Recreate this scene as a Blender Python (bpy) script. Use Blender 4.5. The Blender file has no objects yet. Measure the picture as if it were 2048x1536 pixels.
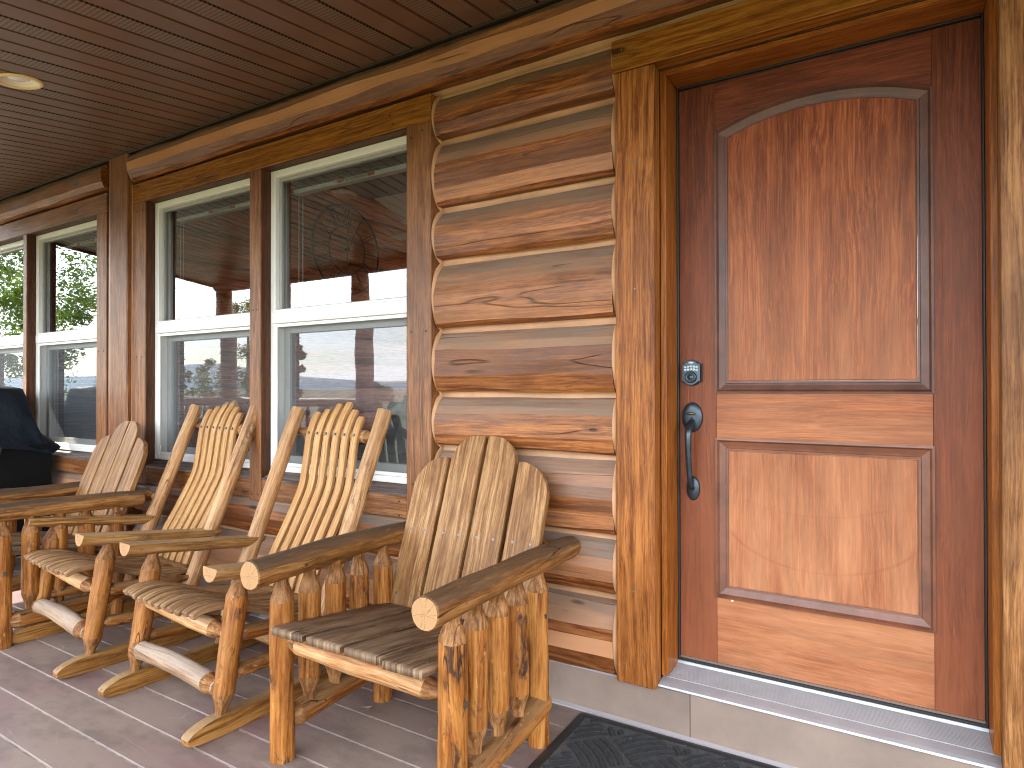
import bpy, bmesh, math, random
from mathutils import Vector, Matrix, noise
D = bpy.data; S = bpy.context.scene
PI = math.pi
rnd = random.Random(7)
COL = S.collection
DK = -0.2                                   # deck surface height; door sill is z = 0

# ------------------------------------------------------------------ camera
cam = D.cameras.new('camera'); camo = D.objects.new('camera', cam); COL.objects.link(camo); S.camera = camo
cam.sensor_width = 36.0; cam.lens = 1282.0/2048*36; cam.clip_start = 0.02; cam.clip_end = 8000
camo.location = (0.698, -2.265, 0.962)
camo.rotation_euler = (math.radians(90.38), math.radians(0.09), math.radians(31.66))

# ------------------------------------------------------------------ sky, sun, exposure
SUN_D = Vector((1.0, 0.33, -0.92)).normalized()          # direction the light travels
elev = math.asin(-SUN_D.z); azim = math.atan2(-SUN_D.x, -SUN_D.y)
W = D.worlds.new('World'); S.world = W; W.use_nodes = True
nt = W.node_tree; nt.nodes.clear()
out = nt.nodes.new('ShaderNodeOutputWorld'); bg = nt.nodes.new('ShaderNodeBackground')
sky = nt.nodes.new('ShaderNodeTexSky'); sky.sky_type = 'NISHITA'; sky.sun_disc = False
sky.sun_elevation = elev; sky.sun_rotation = azim; sky.air_density = 1.0; sky.dust_density = .6; sky.ozone_density = 1.0
tc = nt.nodes.new('ShaderNodeTexCoord'); mp = nt.nodes.new('ShaderNodeMapping'); mp.inputs['Scale'].default_value = (1.6, 1.6, 6)
cn = nt.nodes.new('ShaderNodeTexNoise'); cn.inputs['Scale'].default_value = 2.2; cn.inputs['Detail'].default_value = 7; cn.inputs['Roughness'].default_value = .58
cr = nt.nodes.new('ShaderNodeValToRGB'); cr.color_ramp.elements[0].position = .36; cr.color_ramp.elements[1].position = .62
cr.color_ramp.elements[0].color = (.25,.25,.25,1); cr.color_ramp.elements[1].color = (.95,.95,.95,1)
mx = nt.nodes.new('ShaderNodeMix'); mx.data_type = 'RGBA'; mx.inputs['B'].default_value = (11.2, 12.0, 12.9, 1)
nt.links.new(tc.outputs['Generated'], mp.inputs['Vector']); nt.links.new(mp.outputs[0], cn.inputs['Vector'])
nt.links.new(cn.outputs['Fac'], cr.inputs['Fac']); nt.links.new(cr.outputs['Color'], mx.inputs['Factor'])
nt.links.new(sky.outputs[0], mx.inputs['A']); nt.links.new(mx.outputs['Result'], bg.inputs['Color'])
bg.inputs['Strength'].default_value = 0.15
nt.links.new(bg.outputs[0], out.inputs[0])
sun = D.lights.new('sun', 'SUN'); suno = D.objects.new('sun', sun); COL.objects.link(suno)
sun.energy = 4.0; sun.angle = math.radians(0.55); sun.color = (1, .94, .84)
suno.rotation_euler = (-SUN_D).to_track_quat('Z', 'Y').to_euler()
S.view_settings.view_transform = 'Standard'; S.view_settings.look = 'None'; S.view_settings.gamma = 1
S.view_settings.use_curve_mapping = False; S.view_settings.exposure = 2.45
S.cycles.use_denoising = True; S.cycles.filter_width = 1.05; S.cycles.denoising_prefilter = 'ACCURATE'; S.cycles.max_bounces = 10; S.cycles.diffuse_bounces = 5; S.cycles.glossy_bounces = 4
S.cycles.transparent_max_bounces = 16; S.cycles.sample_clamp_indirect = 6.0; S.cycles.caustics_reflective = False; S.cycles.caustics_refractive = False

# ------------------------------------------------------------------ materials
class NT:
    def __init__(s, name):
        s.m = D.materials.new(name); s.m.use_nodes = True; s.t = s.m.node_tree
        s.b = s.t.nodes['Principled BSDF']
    def n(s, k, **kw):
        x = s.t.nodes.new('ShaderNode'+k)
        for a, v in kw.items():
            if a.startswith('i_'):
                key = a[2:].replace('_', ' '); x.inputs[key].default_value = v
            else: setattr(x, a, v)
        return x
    def l(s, a, b): s.t.links.new(a, b)
    def math(s, op, a, b=None, c=None, clamp=False):
        x = s.n('Math', operation=op); x.use_clamp = clamp
        for i, v in enumerate((a, b, c)):
            if v is None: continue
            if isinstance(v, (int, float)): x.inputs[i].default_value = v
            else: s.l(v, x.inputs[i])
        return x.outputs[0]
    def mix(s, f, a, b, blend='MIX'):
        x = s.n('Mix', data_type='RGBA', blend_type=blend)
        for k, v in (('Factor', f), ('A', a), ('B', b)):
            if isinstance(v, (int, float)): x.inputs[k].default_value = v
            elif isinstance(v, (tuple, list)): x.inputs[k].default_value = (*v[:3], 1)
            else: s.l(v, x.inputs[k])
        return x.outputs['Result']
    def ramp(s, f, *st):
        x = s.n('ValToRGB'); cr = x.color_ramp
        while len(cr.elements) < len(st): cr.elements.new(.5)
        for e, (p, c) in zip(cr.elements, st):
            e.position = p; e.color = (c, c, c, 1) if isinstance(c, (int, float)) else (*c, 1)
        s.l(f, x.inputs['Fac']); return x.outputs['Color']
    def obj(s, jitter=True):
        tc = s.n('TexCoord')
        if not jitter: return tc.outputs['Object']
        oi = s.n('ObjectInfo'); m = s.math('MULTIPLY', oi.outputs['Random'], 61.7)
        cx = s.n('CombineXYZ'); s.l(m, cx.inputs[0]); s.l(s.math('MULTIPLY', m, 1.7), cx.inputs[1]); s.l(s.math('MULTIPLY', m, .6), cx.inputs[2])
        v = s.n('VectorMath', operation='ADD'); s.l(tc.outputs['Object'], v.inputs[0]); s.l(cx.outputs[0], v.inputs[1]); s.jit = cx.outputs[0]
        return v.outputs[0]
    def scale(s, v, sc):
        m = s.n('Mapping'); s.l(v, m.inputs['Vector']); m.inputs['Scale'].default_value = sc; return m.outputs[0]
    def noise(s, v, scale, detail=4, rough=.55, dist=0):
        x = s.n('TexNoise'); s.l(v, x.inputs['Vector']); x.inputs['Scale'].default_value = scale
        x.inputs['Detail'].default_value = detail; x.inputs['Roughness'].default_value = rough; x.inputs['Distortion'].default_value = dist
        return x.outputs['Fac']
    def bump(s, h, strength, dist, prev=None):
        x = s.n('Bump'); x.inputs['Strength'].default_value = strength; x.inputs['Distance'].default_value = dist
        s.l(h, x.inputs['Height'])
        if prev is not None: s.l(prev, x.inputs['Normal'])
        return x.outputs['Normal']

MATS = {}
TINT = {'wall_log_stain': (1.32, 1.02, .70), 'trim_stain': (1.42, 1.08, .66), 'trim_brown': (1.12, .98, .92), 'trim_amber': (1.35, 1.08, .8), 'trim_pale_worn': (1.05, .85, .62), 'jamb_stain': (1.25, 1.0, .8),
        'door_mahogany': (1.72, 1.28, .92), 'door_mahogany_dark': (2.1, 1.42, 1.0), 'chair_log': (.86, .70, .48), 'chair_post_pale': (1.0, .85, .66), 'footrest_bleached': (.80, .69, .58),
        'slat_honey': (1.05, .92, .74), 'slat_seat_worn': (.95, .82, .68), 'back_board': (.80, .66, .48), 'seat_board_grey': (1.30, 1.12, .92), 'rocker_board': (.92, .78, .6),
        'arm_log': (.92, .78, .6), 'rocker_arm': (.92, .82, .66), 'rail_pale': (.95, .80, .62), 'whittled_cut': (.95, .80, .65), 'inside_log': (1.75, 1.3, 1.0), 'sill_grey': (1, .9, .85)}
def wood(key, axis, dark, mid, light, rough=.5, grain=1.0, knots=.5, cracks=.5, blotch=.5, grey=0, greycol=(.2,.17,.15),
         bark=0, spec=.22, bumpd=.0015, coat=0, streak=0, fade=None, facet=0):
    """stained timber: grain along one object axis, knots, checks and weathering that belong to the wood"""
    k = key + '_' + axis
    if k in MATS: return MATS[k]
    T_ = TINT.get(key, (1, 1, 1)); tt_ = lambda c: tuple(a*b for a, b in zip(c, T_))
    dark, mid, light, greycol = tt_(dark), tt_(mid), tt_(light), tuple(a*(.5+.5*b) for a, b in zip(greycol, T_))
    if facet: facet = tt_(facet)
    t = NT(k); P = t.obj()
    AL = {'X': 0, 'Y': 1, 'Z': 2, 'A': 2}[axis]
    if axis == 'A':                               # bent pieces carry their own along-the-grain coordinates
        at_ = t.n('Attribute'); at_.attribute_name = 'run'; vv_ = t.n('VectorMath', operation='ADD'); t.l(at_.outputs['Vector'], vv_.inputs[0]); t.l(t.jit, vv_.inputs[1]); P = vv_.outputs[0]
    def sc(along, across): v = [across]*3; v[AL] = along; return v
    warp = t.noise(t.scale(P, sc(1.6, 5)), 1.0, 2, .5)
    wv = t.n('CombineXYZ')
    for i in range(3):
        if i != AL: t.l(t.math('MULTIPLY', warp, .05*grain), wv.inputs[i])
    va = t.n('VectorMath', operation='ADD'); t.l(P, va.inputs[0]); t.l(wv.outputs[0], va.inputs[1]); Q = va.outputs[0]
    # knots
    vo = t.n('TexVoronoi', feature='F1'); t.l(t.scale(Q, sc(2.6, 8.5)), vo.inputs['Vector']); vo.inputs['Scale'].default_value = 1.0
    sep = t.n('SeparateColor'); t.l(vo.outputs['Color'], sep.inputs[0])
    has = t.math('GREATER_THAN', sep.outputs[0], 1-.42*knots)
    size = t.math('MULTIPLY_ADD', sep.outputs[1], .13, .05)
    rel = t.math('DIVIDE', vo.outputs['Distance'], size)
    kd = t.math('MULTIPLY', has, t.math('SUBTRACT', 1.0, rel, clamp=True), clamp=True)      # 1 at heart
    halo = t.math('MULTIPLY', has, t.math('SUBTRACT', 1.0, t.math('MULTIPLY', rel, .36), clamp=True), clamp=True)
    # grain bends round knots
    g1 = t.noise(t.scale(Q, sc(1.5, 85*grain)), 1.0, 6, .68, .15)
    g2 = t.noise(t.scale(Q, sc(10, 210*grain)), 1.0, 3, .75)
    ringc = t.math('ADD', t.math('MULTIPLY', t.noise(t.scale(Q, sc(.40, 10*grain)), 1.0, 2, .45), 24), t.math('MULTIPLY', halo, 2.5))
    ring = t.math('MULTIPLY_ADD', t.math('SINE', t.math('MULTIPLY', ringc, 3.1)), .5, .5)
    gg = t.math('ADD', t.math('MULTIPLY_ADD', ring, .05 if key.startswith('door') else .08, t.math('MULTIPLY_ADD', g1, .60, t.math('MULTIPLY', g2, .52))), -.085)
    col = t.ramp(gg, (.405, dark), (.52, mid), (.62, light))
    bl = t.noise(t.scale(P, sc(2.2, 6)), 1.0, 4, .6)
    bf = t.ramp(bl, (.34, 1.0), (.58, 0.0))
    col = t.mix(t.math('MULTIPLY', bf, .55*blotch), col, dark)
    bh = t.noise(t.scale(P, sc(3.1, 9)), 1.7, 3, .6)
    col = t.mix(t.math('MULTIPLY', t.ramp(bh, (.5, 0.0), (.72, 1.0)), .5*blotch), col, light)
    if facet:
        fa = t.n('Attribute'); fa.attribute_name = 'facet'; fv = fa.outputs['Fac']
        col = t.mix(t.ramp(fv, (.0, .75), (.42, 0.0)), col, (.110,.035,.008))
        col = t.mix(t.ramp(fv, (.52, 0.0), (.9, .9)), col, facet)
    if streak:
        st = t.noise(t.scale(P, sc(1.1, 13)), 1.0, 4, .62)
        col = t.mix(t.math('MULTIPLY', t.ramp(st, (.46, 0.0), (.66, 1.0)), streak), col, tuple(c*.28 for c in dark))
        st2 = t.noise(t.scale(P, sc(1.4, 19)), 1.4, 3, .6)
        col = t.mix(t.math('MULTIPLY', t.ramp(st2, (.52, 0.0), (.74, 1.0)), streak*.7), col, light)
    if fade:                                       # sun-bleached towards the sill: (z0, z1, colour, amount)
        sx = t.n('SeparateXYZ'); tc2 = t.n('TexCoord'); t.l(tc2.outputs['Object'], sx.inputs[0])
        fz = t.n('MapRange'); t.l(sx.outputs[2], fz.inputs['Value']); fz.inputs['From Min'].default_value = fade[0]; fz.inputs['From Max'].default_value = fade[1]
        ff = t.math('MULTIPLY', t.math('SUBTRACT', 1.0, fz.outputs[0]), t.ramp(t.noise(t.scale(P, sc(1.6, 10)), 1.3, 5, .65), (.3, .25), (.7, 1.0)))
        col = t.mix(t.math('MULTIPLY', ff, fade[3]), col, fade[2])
    if grey:  # grey mixed in by how far the face points up, broken by noise
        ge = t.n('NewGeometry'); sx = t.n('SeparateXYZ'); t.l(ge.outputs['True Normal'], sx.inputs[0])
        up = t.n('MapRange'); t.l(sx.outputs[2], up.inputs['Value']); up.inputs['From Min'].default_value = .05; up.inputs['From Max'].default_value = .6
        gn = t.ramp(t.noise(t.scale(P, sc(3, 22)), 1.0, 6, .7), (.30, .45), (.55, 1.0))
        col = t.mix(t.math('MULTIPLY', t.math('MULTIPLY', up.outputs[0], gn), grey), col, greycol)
    if bark:
        b1 = t.noise(t.scale(P, sc(9, 24)), 1.0, 5, .7, .4); b2 = t.noise(t.scale(P, sc(1.5, 5)), 1.0, 2)
        bk = t.math('MULTIPLY', t.ramp(b1, (.55, 0.0), (.66, 1.0)), t.ramp(b2, (.42, 0.0), (.58, 1.0)))
        col = t.mix(t.math('MULTIPLY', bk, bark), col, (.045, .02, .01))
        b3 = t.ramp(t.noise(t.scale(P, sc(24, 60)), 1.0, 3, .6), (.66, 0.0), (.72, 1.0))
        col = t.mix(t.math('MULTIPLY', b3, .45*bark), col, tuple(min(.75, c*1.7) for c in light))
    # checks
    cn_ = t.noise(t.scale(Q, sc(1.0, 22) if bark else sc(.8, 11)), 1.0, 1.5, .5)
    band = t.math('ABSOLUTE', t.math('SUBTRACT', cn_, .5))
    cm = t.math('MULTIPLY', t.math('SUBTRACT', 1.0, t.math('DIVIDE', band, .0075), clamp=True), t.ramp(t.noise(t.scale(P, sc(1.6, 7)), 1.0, 2), (.5, 0.0), (.56, 1.0)))
    col = t.mix(t.math('MULTIPLY', cm, min(1, 1.25*cracks)), col, (.012, .007, .004))
    col = t.mix(t.math('MULTIPLY', halo, .38*min(1, knots*2)), col, tuple(c*.55 for c in dark))
    col = t.mix(t.math('MULTIPLY', t.ramp(kd, (.15, 0.0), (.45, 1.0)), .85), col, tuple(c*.3 for c in dark))
    t.l(col, t.b.inputs['Base Color'])
    rr = t.math('MULTIPLY_ADD', gg, .22, rough-.10); t.l(rr, t.b.inputs['Roughness'])
    t.b.inputs['Specular IOR Level'].default_value = spec; t.b.inputs['Coat Weight'].default_value = coat; t.b.inputs['Coat Roughness'].default_value = .35
    h = t.math('SUBTRACT', t.math('MULTIPLY_ADD', bl, .8, gg), t.math('MULTIPLY', t.math('ADD', cm, kd), 1.6))
    t.l(t.bump(h, .55, bumpd), t.b.inputs['Normal'])
    MATS[k] = t.m; return t.m

def endgrain(key, light, dark):
    if key in MATS: return MATS[key]
    t = NT(key); P = t.obj(False); sx = t.n('SeparateXYZ'); t.l(P, sx.inputs[0])
    r = t.math('SQRT', t.math('ADD', t.math('POWER', sx.outputs[0], 2), t.math('POWER', sx.outputs[1], 2)))
    w = t.noise(P, 30, 3); rw = t.math('MULTIPLY_ADD', w, .012, r)
    rings = t.math('MULTIPLY_ADD', t.math('SINE', t.math('MULTIPLY', rw, 1500)), .5, .5)
    col = t.mix(t.math('MULTIPLY', rings, .45), light, dark)
    an = t.math('ARCTAN2', sx.outputs[1], sx.outputs[0]); av = t.n('CombineXYZ'); t.l(an, av.inputs[0]); t.l(t.math('MULTIPLY', r, 6), av.inputs[1])
    cn_ = t.noise(av.outputs[0], 1.1, 1.5); cm = t.math('SUBTRACT', 1.0, t.math('DIVIDE', t.math('ABSOLUTE', t.math('SUBTRACT', cn_, .5)), .011), clamp=True)
    col = t.mix(t.math('MULTIPLY', cm, .9), col, (.02, .01, .006)); t.l(col, t.b.inputs['Base Color']); t.b.inputs['Roughness'].default_value = .75
    t.l(t.bump(t.math('SUBTRACT', rings, t.math('MULTIPLY', cm, 3)), .4, .0008), t.b.inputs['Normal'])
    MATS[key] = t.m; return t.m

def plain(key, col, rough=.5, metal=0, spec=.5, var=.0, vs=6, bumps=0, bscale=60, bd=.001, coat=0):
    if key in MATS: return MATS[key]
    t = NT(key); P = t.obj()
    c = col
    if var:
        c = t.mix(t.ramp(t.noise(P, vs, 6, .65), (.32, 0.0), (.68, 1.0)), tuple(x*(1-var) for x in col), tuple(min(1, x*(1+var)) for x in col))
        t.l(c, t.b.inputs['Base Color'])
        t.l(t.math('MULTIPLY_ADD', t.noise(P, vs*3, 4), .25, rough-.12), t.b.inputs['Roughness'])
    else:
        t.b.inputs['Base Color'].default_value = (*col, 1); t.b.inputs['Roughness'].default_value = rough
    t.b.inputs['Metallic'].default_value = metal; t.b.inputs['Specular IOR Level'].default_value = spec; t.b.inputs['Coat Weight'].default_value = coat
    if bumps: t.l(t.bump(t.noise(P, bscale, 5, .6), bumps, bd), t.b.inputs['Normal'])
    MATS[key] = t.m; return t.m

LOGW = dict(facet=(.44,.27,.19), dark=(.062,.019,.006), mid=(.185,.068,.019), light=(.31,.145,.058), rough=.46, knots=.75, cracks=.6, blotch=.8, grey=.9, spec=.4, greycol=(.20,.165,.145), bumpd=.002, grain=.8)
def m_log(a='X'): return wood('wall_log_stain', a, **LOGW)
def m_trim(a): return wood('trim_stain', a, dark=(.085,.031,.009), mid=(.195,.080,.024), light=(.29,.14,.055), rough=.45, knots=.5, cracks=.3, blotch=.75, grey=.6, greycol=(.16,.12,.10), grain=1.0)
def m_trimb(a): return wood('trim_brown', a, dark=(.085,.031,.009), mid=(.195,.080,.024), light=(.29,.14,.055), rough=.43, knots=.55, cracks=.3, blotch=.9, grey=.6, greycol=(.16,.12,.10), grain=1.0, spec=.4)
def m_trimh(a): return wood('trim_amber', a, dark=(.10,.036,.006), mid=(.20,.088,.014), light=(.28,.14,.030), rough=.42, knots=.4, cracks=.45, blotch=.6, grain=1.0)
def m_trimr(a): return wood('trim_pale_worn', a, dark=(.08,.034,.012), mid=(.20,.095,.034), light=(.32,.18,.09), rough=.45, knots=.6, cracks=.35, blotch=1.0, grain=.9)
def m_trimd(a): return wood('trim_dark', a, dark=(.045,.016,.007), mid=(.085,.032,.014), light=(.13,.055,.026), rough=.5, knots=.2, cracks=.2)
def m_jamb(a): return wood('jamb_stain', a, dark=(.12,.040,.006), mid=(.215,.078,.012), light=(.29,.12,.026), rough=.38, knots=.05, cracks=.0, blotch=.4, coat=.05)
DOORW = dict(dark=(.082,.026,.013), mid=(.150,.050,.023), light=(.235,.096,.046), rough=.46, grain=1.35, knots=0, cracks=0, blotch=.75, coat=0, bumpd=.0006)
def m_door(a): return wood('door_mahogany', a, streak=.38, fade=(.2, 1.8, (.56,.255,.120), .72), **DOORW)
def m_doorlow():
    k = 'door_panel_scuffed'
    if k in MATS: return MATS[k]
    m = m_door('Z').copy(); m.name = k; MATS[k] = m; nt_ = m.node_tree; b = nt_.nodes['Principled BSDF']
    q = NT.__new__(NT); q.m = m; q.t = nt_; q.b = b
    src = b.inputs['Base Color'].links[0].from_socket; sx = q.n('SeparateXYZ'); tcx = q.n('TexCoord'); q.l(tcx.outputs['Object'], sx.inputs[0]); X, Z = sx.outputs[0], sx.outputs[2]
    col = src; wob = q.math('MULTIPLY', q.math('SUBTRACT', q.noise(tcx.outputs['Object'], 9, 3), .5), .06)
    for cx, cz, a_, b_, w_, am, zc in ((.45, .54, .295, .175, .030, .32, .48), (.43, .66, .28, .115, .045, .2, .585)):
        e = q.math('ADD', q.math('POWER', q.math('DIVIDE', q.math('SUBTRACT', X, cx), a_), 2), q.math('POWER', q.math('DIVIDE', q.math('SUBTRACT', Z, cz), b_), 2))
        d = q.math('ABSOLUTE', q.math('SUBTRACT', q.math('ADD', e, wob), 1.0)); mk = q.math('SUBTRACT', 1.0, q.math('DIVIDE', d, w_*2), clamp=True)
        mk = q.math('MULTIPLY', mk, q.math('LESS_THAN', Z, zc)); mk = q.math('MULTIPLY', mk, q.ramp(q.noise(tcx.outputs['Object'], 6, 3), (.35, .3), (.6, 1.0)))
        col = q.mix(q.math('MULTIPLY', mk, am), col, (.22, .055, .022))
    q.l(col, b.inputs['Base Color']); return m
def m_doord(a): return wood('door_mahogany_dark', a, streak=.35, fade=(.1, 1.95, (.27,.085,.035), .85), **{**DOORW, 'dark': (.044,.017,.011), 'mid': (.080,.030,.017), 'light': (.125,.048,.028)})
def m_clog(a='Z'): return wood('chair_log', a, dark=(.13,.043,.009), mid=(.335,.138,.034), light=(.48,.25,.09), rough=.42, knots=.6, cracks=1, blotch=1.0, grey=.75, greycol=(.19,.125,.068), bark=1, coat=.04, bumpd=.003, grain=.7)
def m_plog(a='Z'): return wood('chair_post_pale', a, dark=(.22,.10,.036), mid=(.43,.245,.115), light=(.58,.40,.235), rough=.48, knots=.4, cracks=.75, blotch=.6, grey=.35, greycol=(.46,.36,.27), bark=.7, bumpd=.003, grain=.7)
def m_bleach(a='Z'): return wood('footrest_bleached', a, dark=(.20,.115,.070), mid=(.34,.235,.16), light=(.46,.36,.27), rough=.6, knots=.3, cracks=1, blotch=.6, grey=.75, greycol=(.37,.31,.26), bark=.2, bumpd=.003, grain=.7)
def m_slat(a): return wood('slat_honey', a, dark=(.30,.160,.063), mid=(.45,.260,.115), light=(.57,.37,.195), rough=.45, knots=.1, cracks=.1, blotch=.6, grain=1.2, bumpd=.0008)
def m_seat(a): return wood('slat_seat_worn', a, dark=(.12,.068,.035), mid=(.26,.155,.082), light=(.41,.275,.16), rough=.5, knots=.1, cracks=.2, blotch=1, grain=.9, bumpd=.001)
def m_back(a): return wood('back_board', a, dark=(.17,.082,.033), mid=(.32,.175,.078), light=(.52,.35,.205), rough=.48, knots=.3, cracks=.3, blotch=.8, grain=.75, bumpd=.0012)
def m_greyseat(a): return wood('seat_board_grey', a, dark=(.055,.036,.024), mid=(.115,.077,.051), light=(.22,.165,.12), rough=.55, knots=.3, cracks=.6, blotch=.9, grain=1.0, bumpd=.002)
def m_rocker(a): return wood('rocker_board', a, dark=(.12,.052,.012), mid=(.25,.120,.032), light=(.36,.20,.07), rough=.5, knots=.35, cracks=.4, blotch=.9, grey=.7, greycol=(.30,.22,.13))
def m_chink(): return plain('chinking_tan', (.47,.243,.118), .6, var=.2, vs=5, bumps=.5, bscale=110, bd=.0015)
ENDL = lambda: endgrain('end_grain_pale', (.38,.205,.085), (.21,.095,.034))
def m_cut(): return wood('whittled_cut', 'Z', dark=(.10,.040,.013), mid=(.235,.115,.042), light=(.36,.21,.10), rough=.6, knots=0, cracks=.5, blotch=.8, grain=.8, bumpd=.003)

def m_soffit(vent):
    k = 'soffit_vented' if vent else 'soffit_metal'
    if k in MATS: return MATS[k]
    t = NT(k); P = t.obj()
    base = t.mix(t.ramp(t.noise(P, 2.2, 5, .6), (.35, 0.0), (.7, 1.0)), (.135,.062,.036), (.180,.092,.060))
    dust = t.ramp(t.noise(P, 140, 2, .5), (.70, 0.0), (.74, 1.0)); base = t.mix(t.math('MULTIPLY', dust, .25), base, (.45,.36,.26))
    hgt = t.noise(P, 3, 3)
    if vent:
        tc = t.n('TexCoord'); sx = t.n('SeparateXYZ'); t.l(tc.outputs['Object'], sx.inputs[0])
        a = t.math('MULTIPLY', sx.outputs[0], 2*PI/.017); b = t.math('MULTIPLY', sx.outputs[1], 2*PI/.017)
        hl = t.math('MULTIPLY', t.math('SINE', t.math('ADD', a, t.math('MULTIPLY', b, .5))), t.math('SINE', t.math('SUBTRACT', a, t.math('MULTIPLY', b, .5))))
        ho = t.ramp(hl, (.05, 0.0), (.25, 1.0)); base = t.mix(.6, base, (.27,.155,.10)); base = t.mix(t.math('MULTIPLY', ho, .92), base, (.012,.007,.005)); hgt = t.math('SUBTRACT', hgt, ho)
    t.l(base, t.b.inputs['Base Color']); t.b.inputs['Roughness'].default_value = .33; t.b.inputs['Specular IOR Level'].default_value = .6
    t.l(t.bump(hgt, .4, .002), t.b.inputs['Normal'])
    MATS[k] = t.m; return t.m

def m_deck():
    if 'deck' in MATS: return MATS['deck']
    t = NT('deck'); P = t.obj(); tc = t.n('TexCoord'); G = t.n('NewGeometry').outputs['Position']
    base = t.mix(t.ramp(t.noise(t.scale(P, (2, 30, 30)), 1.0, 5, .6), (.3, 0.0), (.7, 1.0)), (.168,.098,.098), (.215,.132,.128))
    wear = t.ramp(t.noise(t.scale(G, (1.2, 2.4, 1)), 1.3, 5, .62), (.34, 0.0), (.56, 1.0))
    base = t.mix(t.math('MULTIPLY', wear, .9), base, (.232,.168,.132))
    dirt = t.ramp(t.noise(t.scale(G, (2.5, 4, 1)), 2.2, 6, .7), (.46, 0.0), (.70, 1.0)); base = t.mix(t.math('MULTIPLY', dirt, .6), base, (.085,.062,.052))
    # scratches and chips
    sn = t.noise(t.scale(G, (1.4, 5.5, 1)), 1.0, 1.5, .4); sc_ = t.math('SUBTRACT', 1.0, t.math('DIVIDE', t.math('ABSOLUTE', t.math('SUBTRACT', sn, .53)), .0022), clamp=True)
    sc_ = t.math('MULTIPLY', sc_, t.ramp(t.noise(G, 3.1, 3), (.5, 0.0), (.6, 1.0)))
    chips = t.math('MULTIPLY', t.ramp(t.noise(t.scale(G, (55, 90, 1)), 1.0, 3, .6), (.735, 0.0), (.76, 1.0)), t.ramp(t.noise(G, 5, 2), (.45, 0.0), (.6, 1.0)))
    base = t.mix(t.math('MULTIPLY', sc_, .5), base, (.42,.36,.30)); base = t.mix(t.math('MULTIPLY', chips, .85), base, (.50,.45,.40))
    t.l(base, t.b.inputs['Base Color']); t.l(t.math('MULTIPLY_ADD', wear, .2, .36), t.b.inputs['Roughness'])
    t.b.inputs['Specular IOR Level'].default_value = .45
    t.l(t.bump(t.math('ADD', t.noise(t.scale(P, (8, 120, 120)), 1.0, 4), t.math('MULTIPLY', chips, 1.0)), .25, .001), t.b.inputs['Normal'])
    MATS['deck'] = t.m; return t.m

def m_glass():
    if 'glass' in MATS: return MATS['glass']
    t = NT('glass'); t.t.nodes.remove(t.b); o = t.t.nodes['Material Output']
    tr = t.n('BsdfTransparent'); tr.inputs[0].default_value = (.86,.85,.82,1)
    gl = t.n('BsdfGlossy'); gl.inputs['Roughness'].default_value = .0; gl.inputs['Color'].default_value = (.95,.97,1,1)
    fr = t.n('Fresnel'); fr.inputs['IOR'].default_value = 1.9
    f2 = t.math('MULTIPLY', fr.outputs[0], 1.55, clamp=True)
    nb = t.bump(t.noise(t.obj(), .9, 1), .06, .004); t.l(nb, gl.inputs['Normal'])
    mxs = t.n('MixShader'); t.l(f2, mxs.inputs[0]); t.l(tr.outputs[0], mxs.inputs[1]); t.l(gl.outputs[0], mxs.inputs[2]); t.l(mxs.outputs[0], o.inputs[0])
    MATS['glass'] = t.m; return t.m
def m_screen():
    if 'screen' in MATS: return MATS['screen']
    t = NT('screen'); o = t.t.nodes['Material Output']; t.b.inputs['Base Color'].default_value = (.10,.115,.13,1); t.b.inputs['Roughness'].default_value = .6
    tr = t.n('BsdfTransparent'); ms = t.n('MixShader'); ms.inputs[0].default_value = .30
    t.l(tr.outputs[0], ms.inputs[1]); t.l(t.b.outputs[0], ms.inputs[2]); t.l(ms.outputs[0], o.inputs[0]); MATS['screen'] = t.m; return t.m

# ------------------------------------------------------------------ object helpers
def link(name, me, parent=None, mats=(), M=None):
    o = D.objects.new(name, me); COL.objects.link(o)
    for m in mats: me.materials.append(m)
    if parent is not None: o.parent = parent
    if M is not None: o.matrix_local = M
    return o
def thing(name, label, cat, loc=(0, 0, 0), rz=0, group=None):
    o = D.objects.new(name, None); COL.objects.link(o); o.location = loc; o.rotation_euler = (0, 0, rz); o.empty_display_size = .1
    o['label'] = label; o['category'] = cat
    if group: o['group'] = group
    return o
def tag(o, label, cat, group=None):
    o['label'] = label; o['category'] = cat
    if group: o['group'] = group
    return o
def fin(bm, name, smooth=False):
    bmesh.ops.recalc_face_normals(bm, faces=bm.faces)
    me = D.meshes.new(name); bm.to_mesh(me); bm.free()
    if smooth:
        for p in me.polygons: p.use_smooth = True
    return me
def abox(bm, x0, x1, y0, y1, z0, z1, bev=0):
    vs = [bm.verts.new((x, y, z)) for x in (x0, x1) for y in (y0, y1) for z in (z0, z1)]
    fs = [bm.faces.new([vs[i] for i in q]) for q in ((0,1,3,2),(4,6,7,5),(0,4,5,1),(2,3,7,6),(0,2,6,4),(1,5,7,3))]
    if bev:
        es = {e for f in fs for e in f.edges}
        bmesh.ops.bevel(bm, geom=list(es), offset=bev, segments=1, affect='EDGES', profile=.5)
def box(name, x0, x1, y0, y1, z0, z1, mat, parent=None, bev=.002):
    """a piece whose origin sits at its own centre (world aligned)"""
    cx, cy, cz = (x0+x1)/2, (y0+y1)/2, (z0+z1)/2
    bm = bmesh.new(); abox(bm, x0-cx, x1-cx, y0-cy, y1-cy, z0-cz, z1-cz, bev)
    o = link(name, fin(bm, name), parent, (mat,)); o.location = (cx, cy, cz); return o
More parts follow.
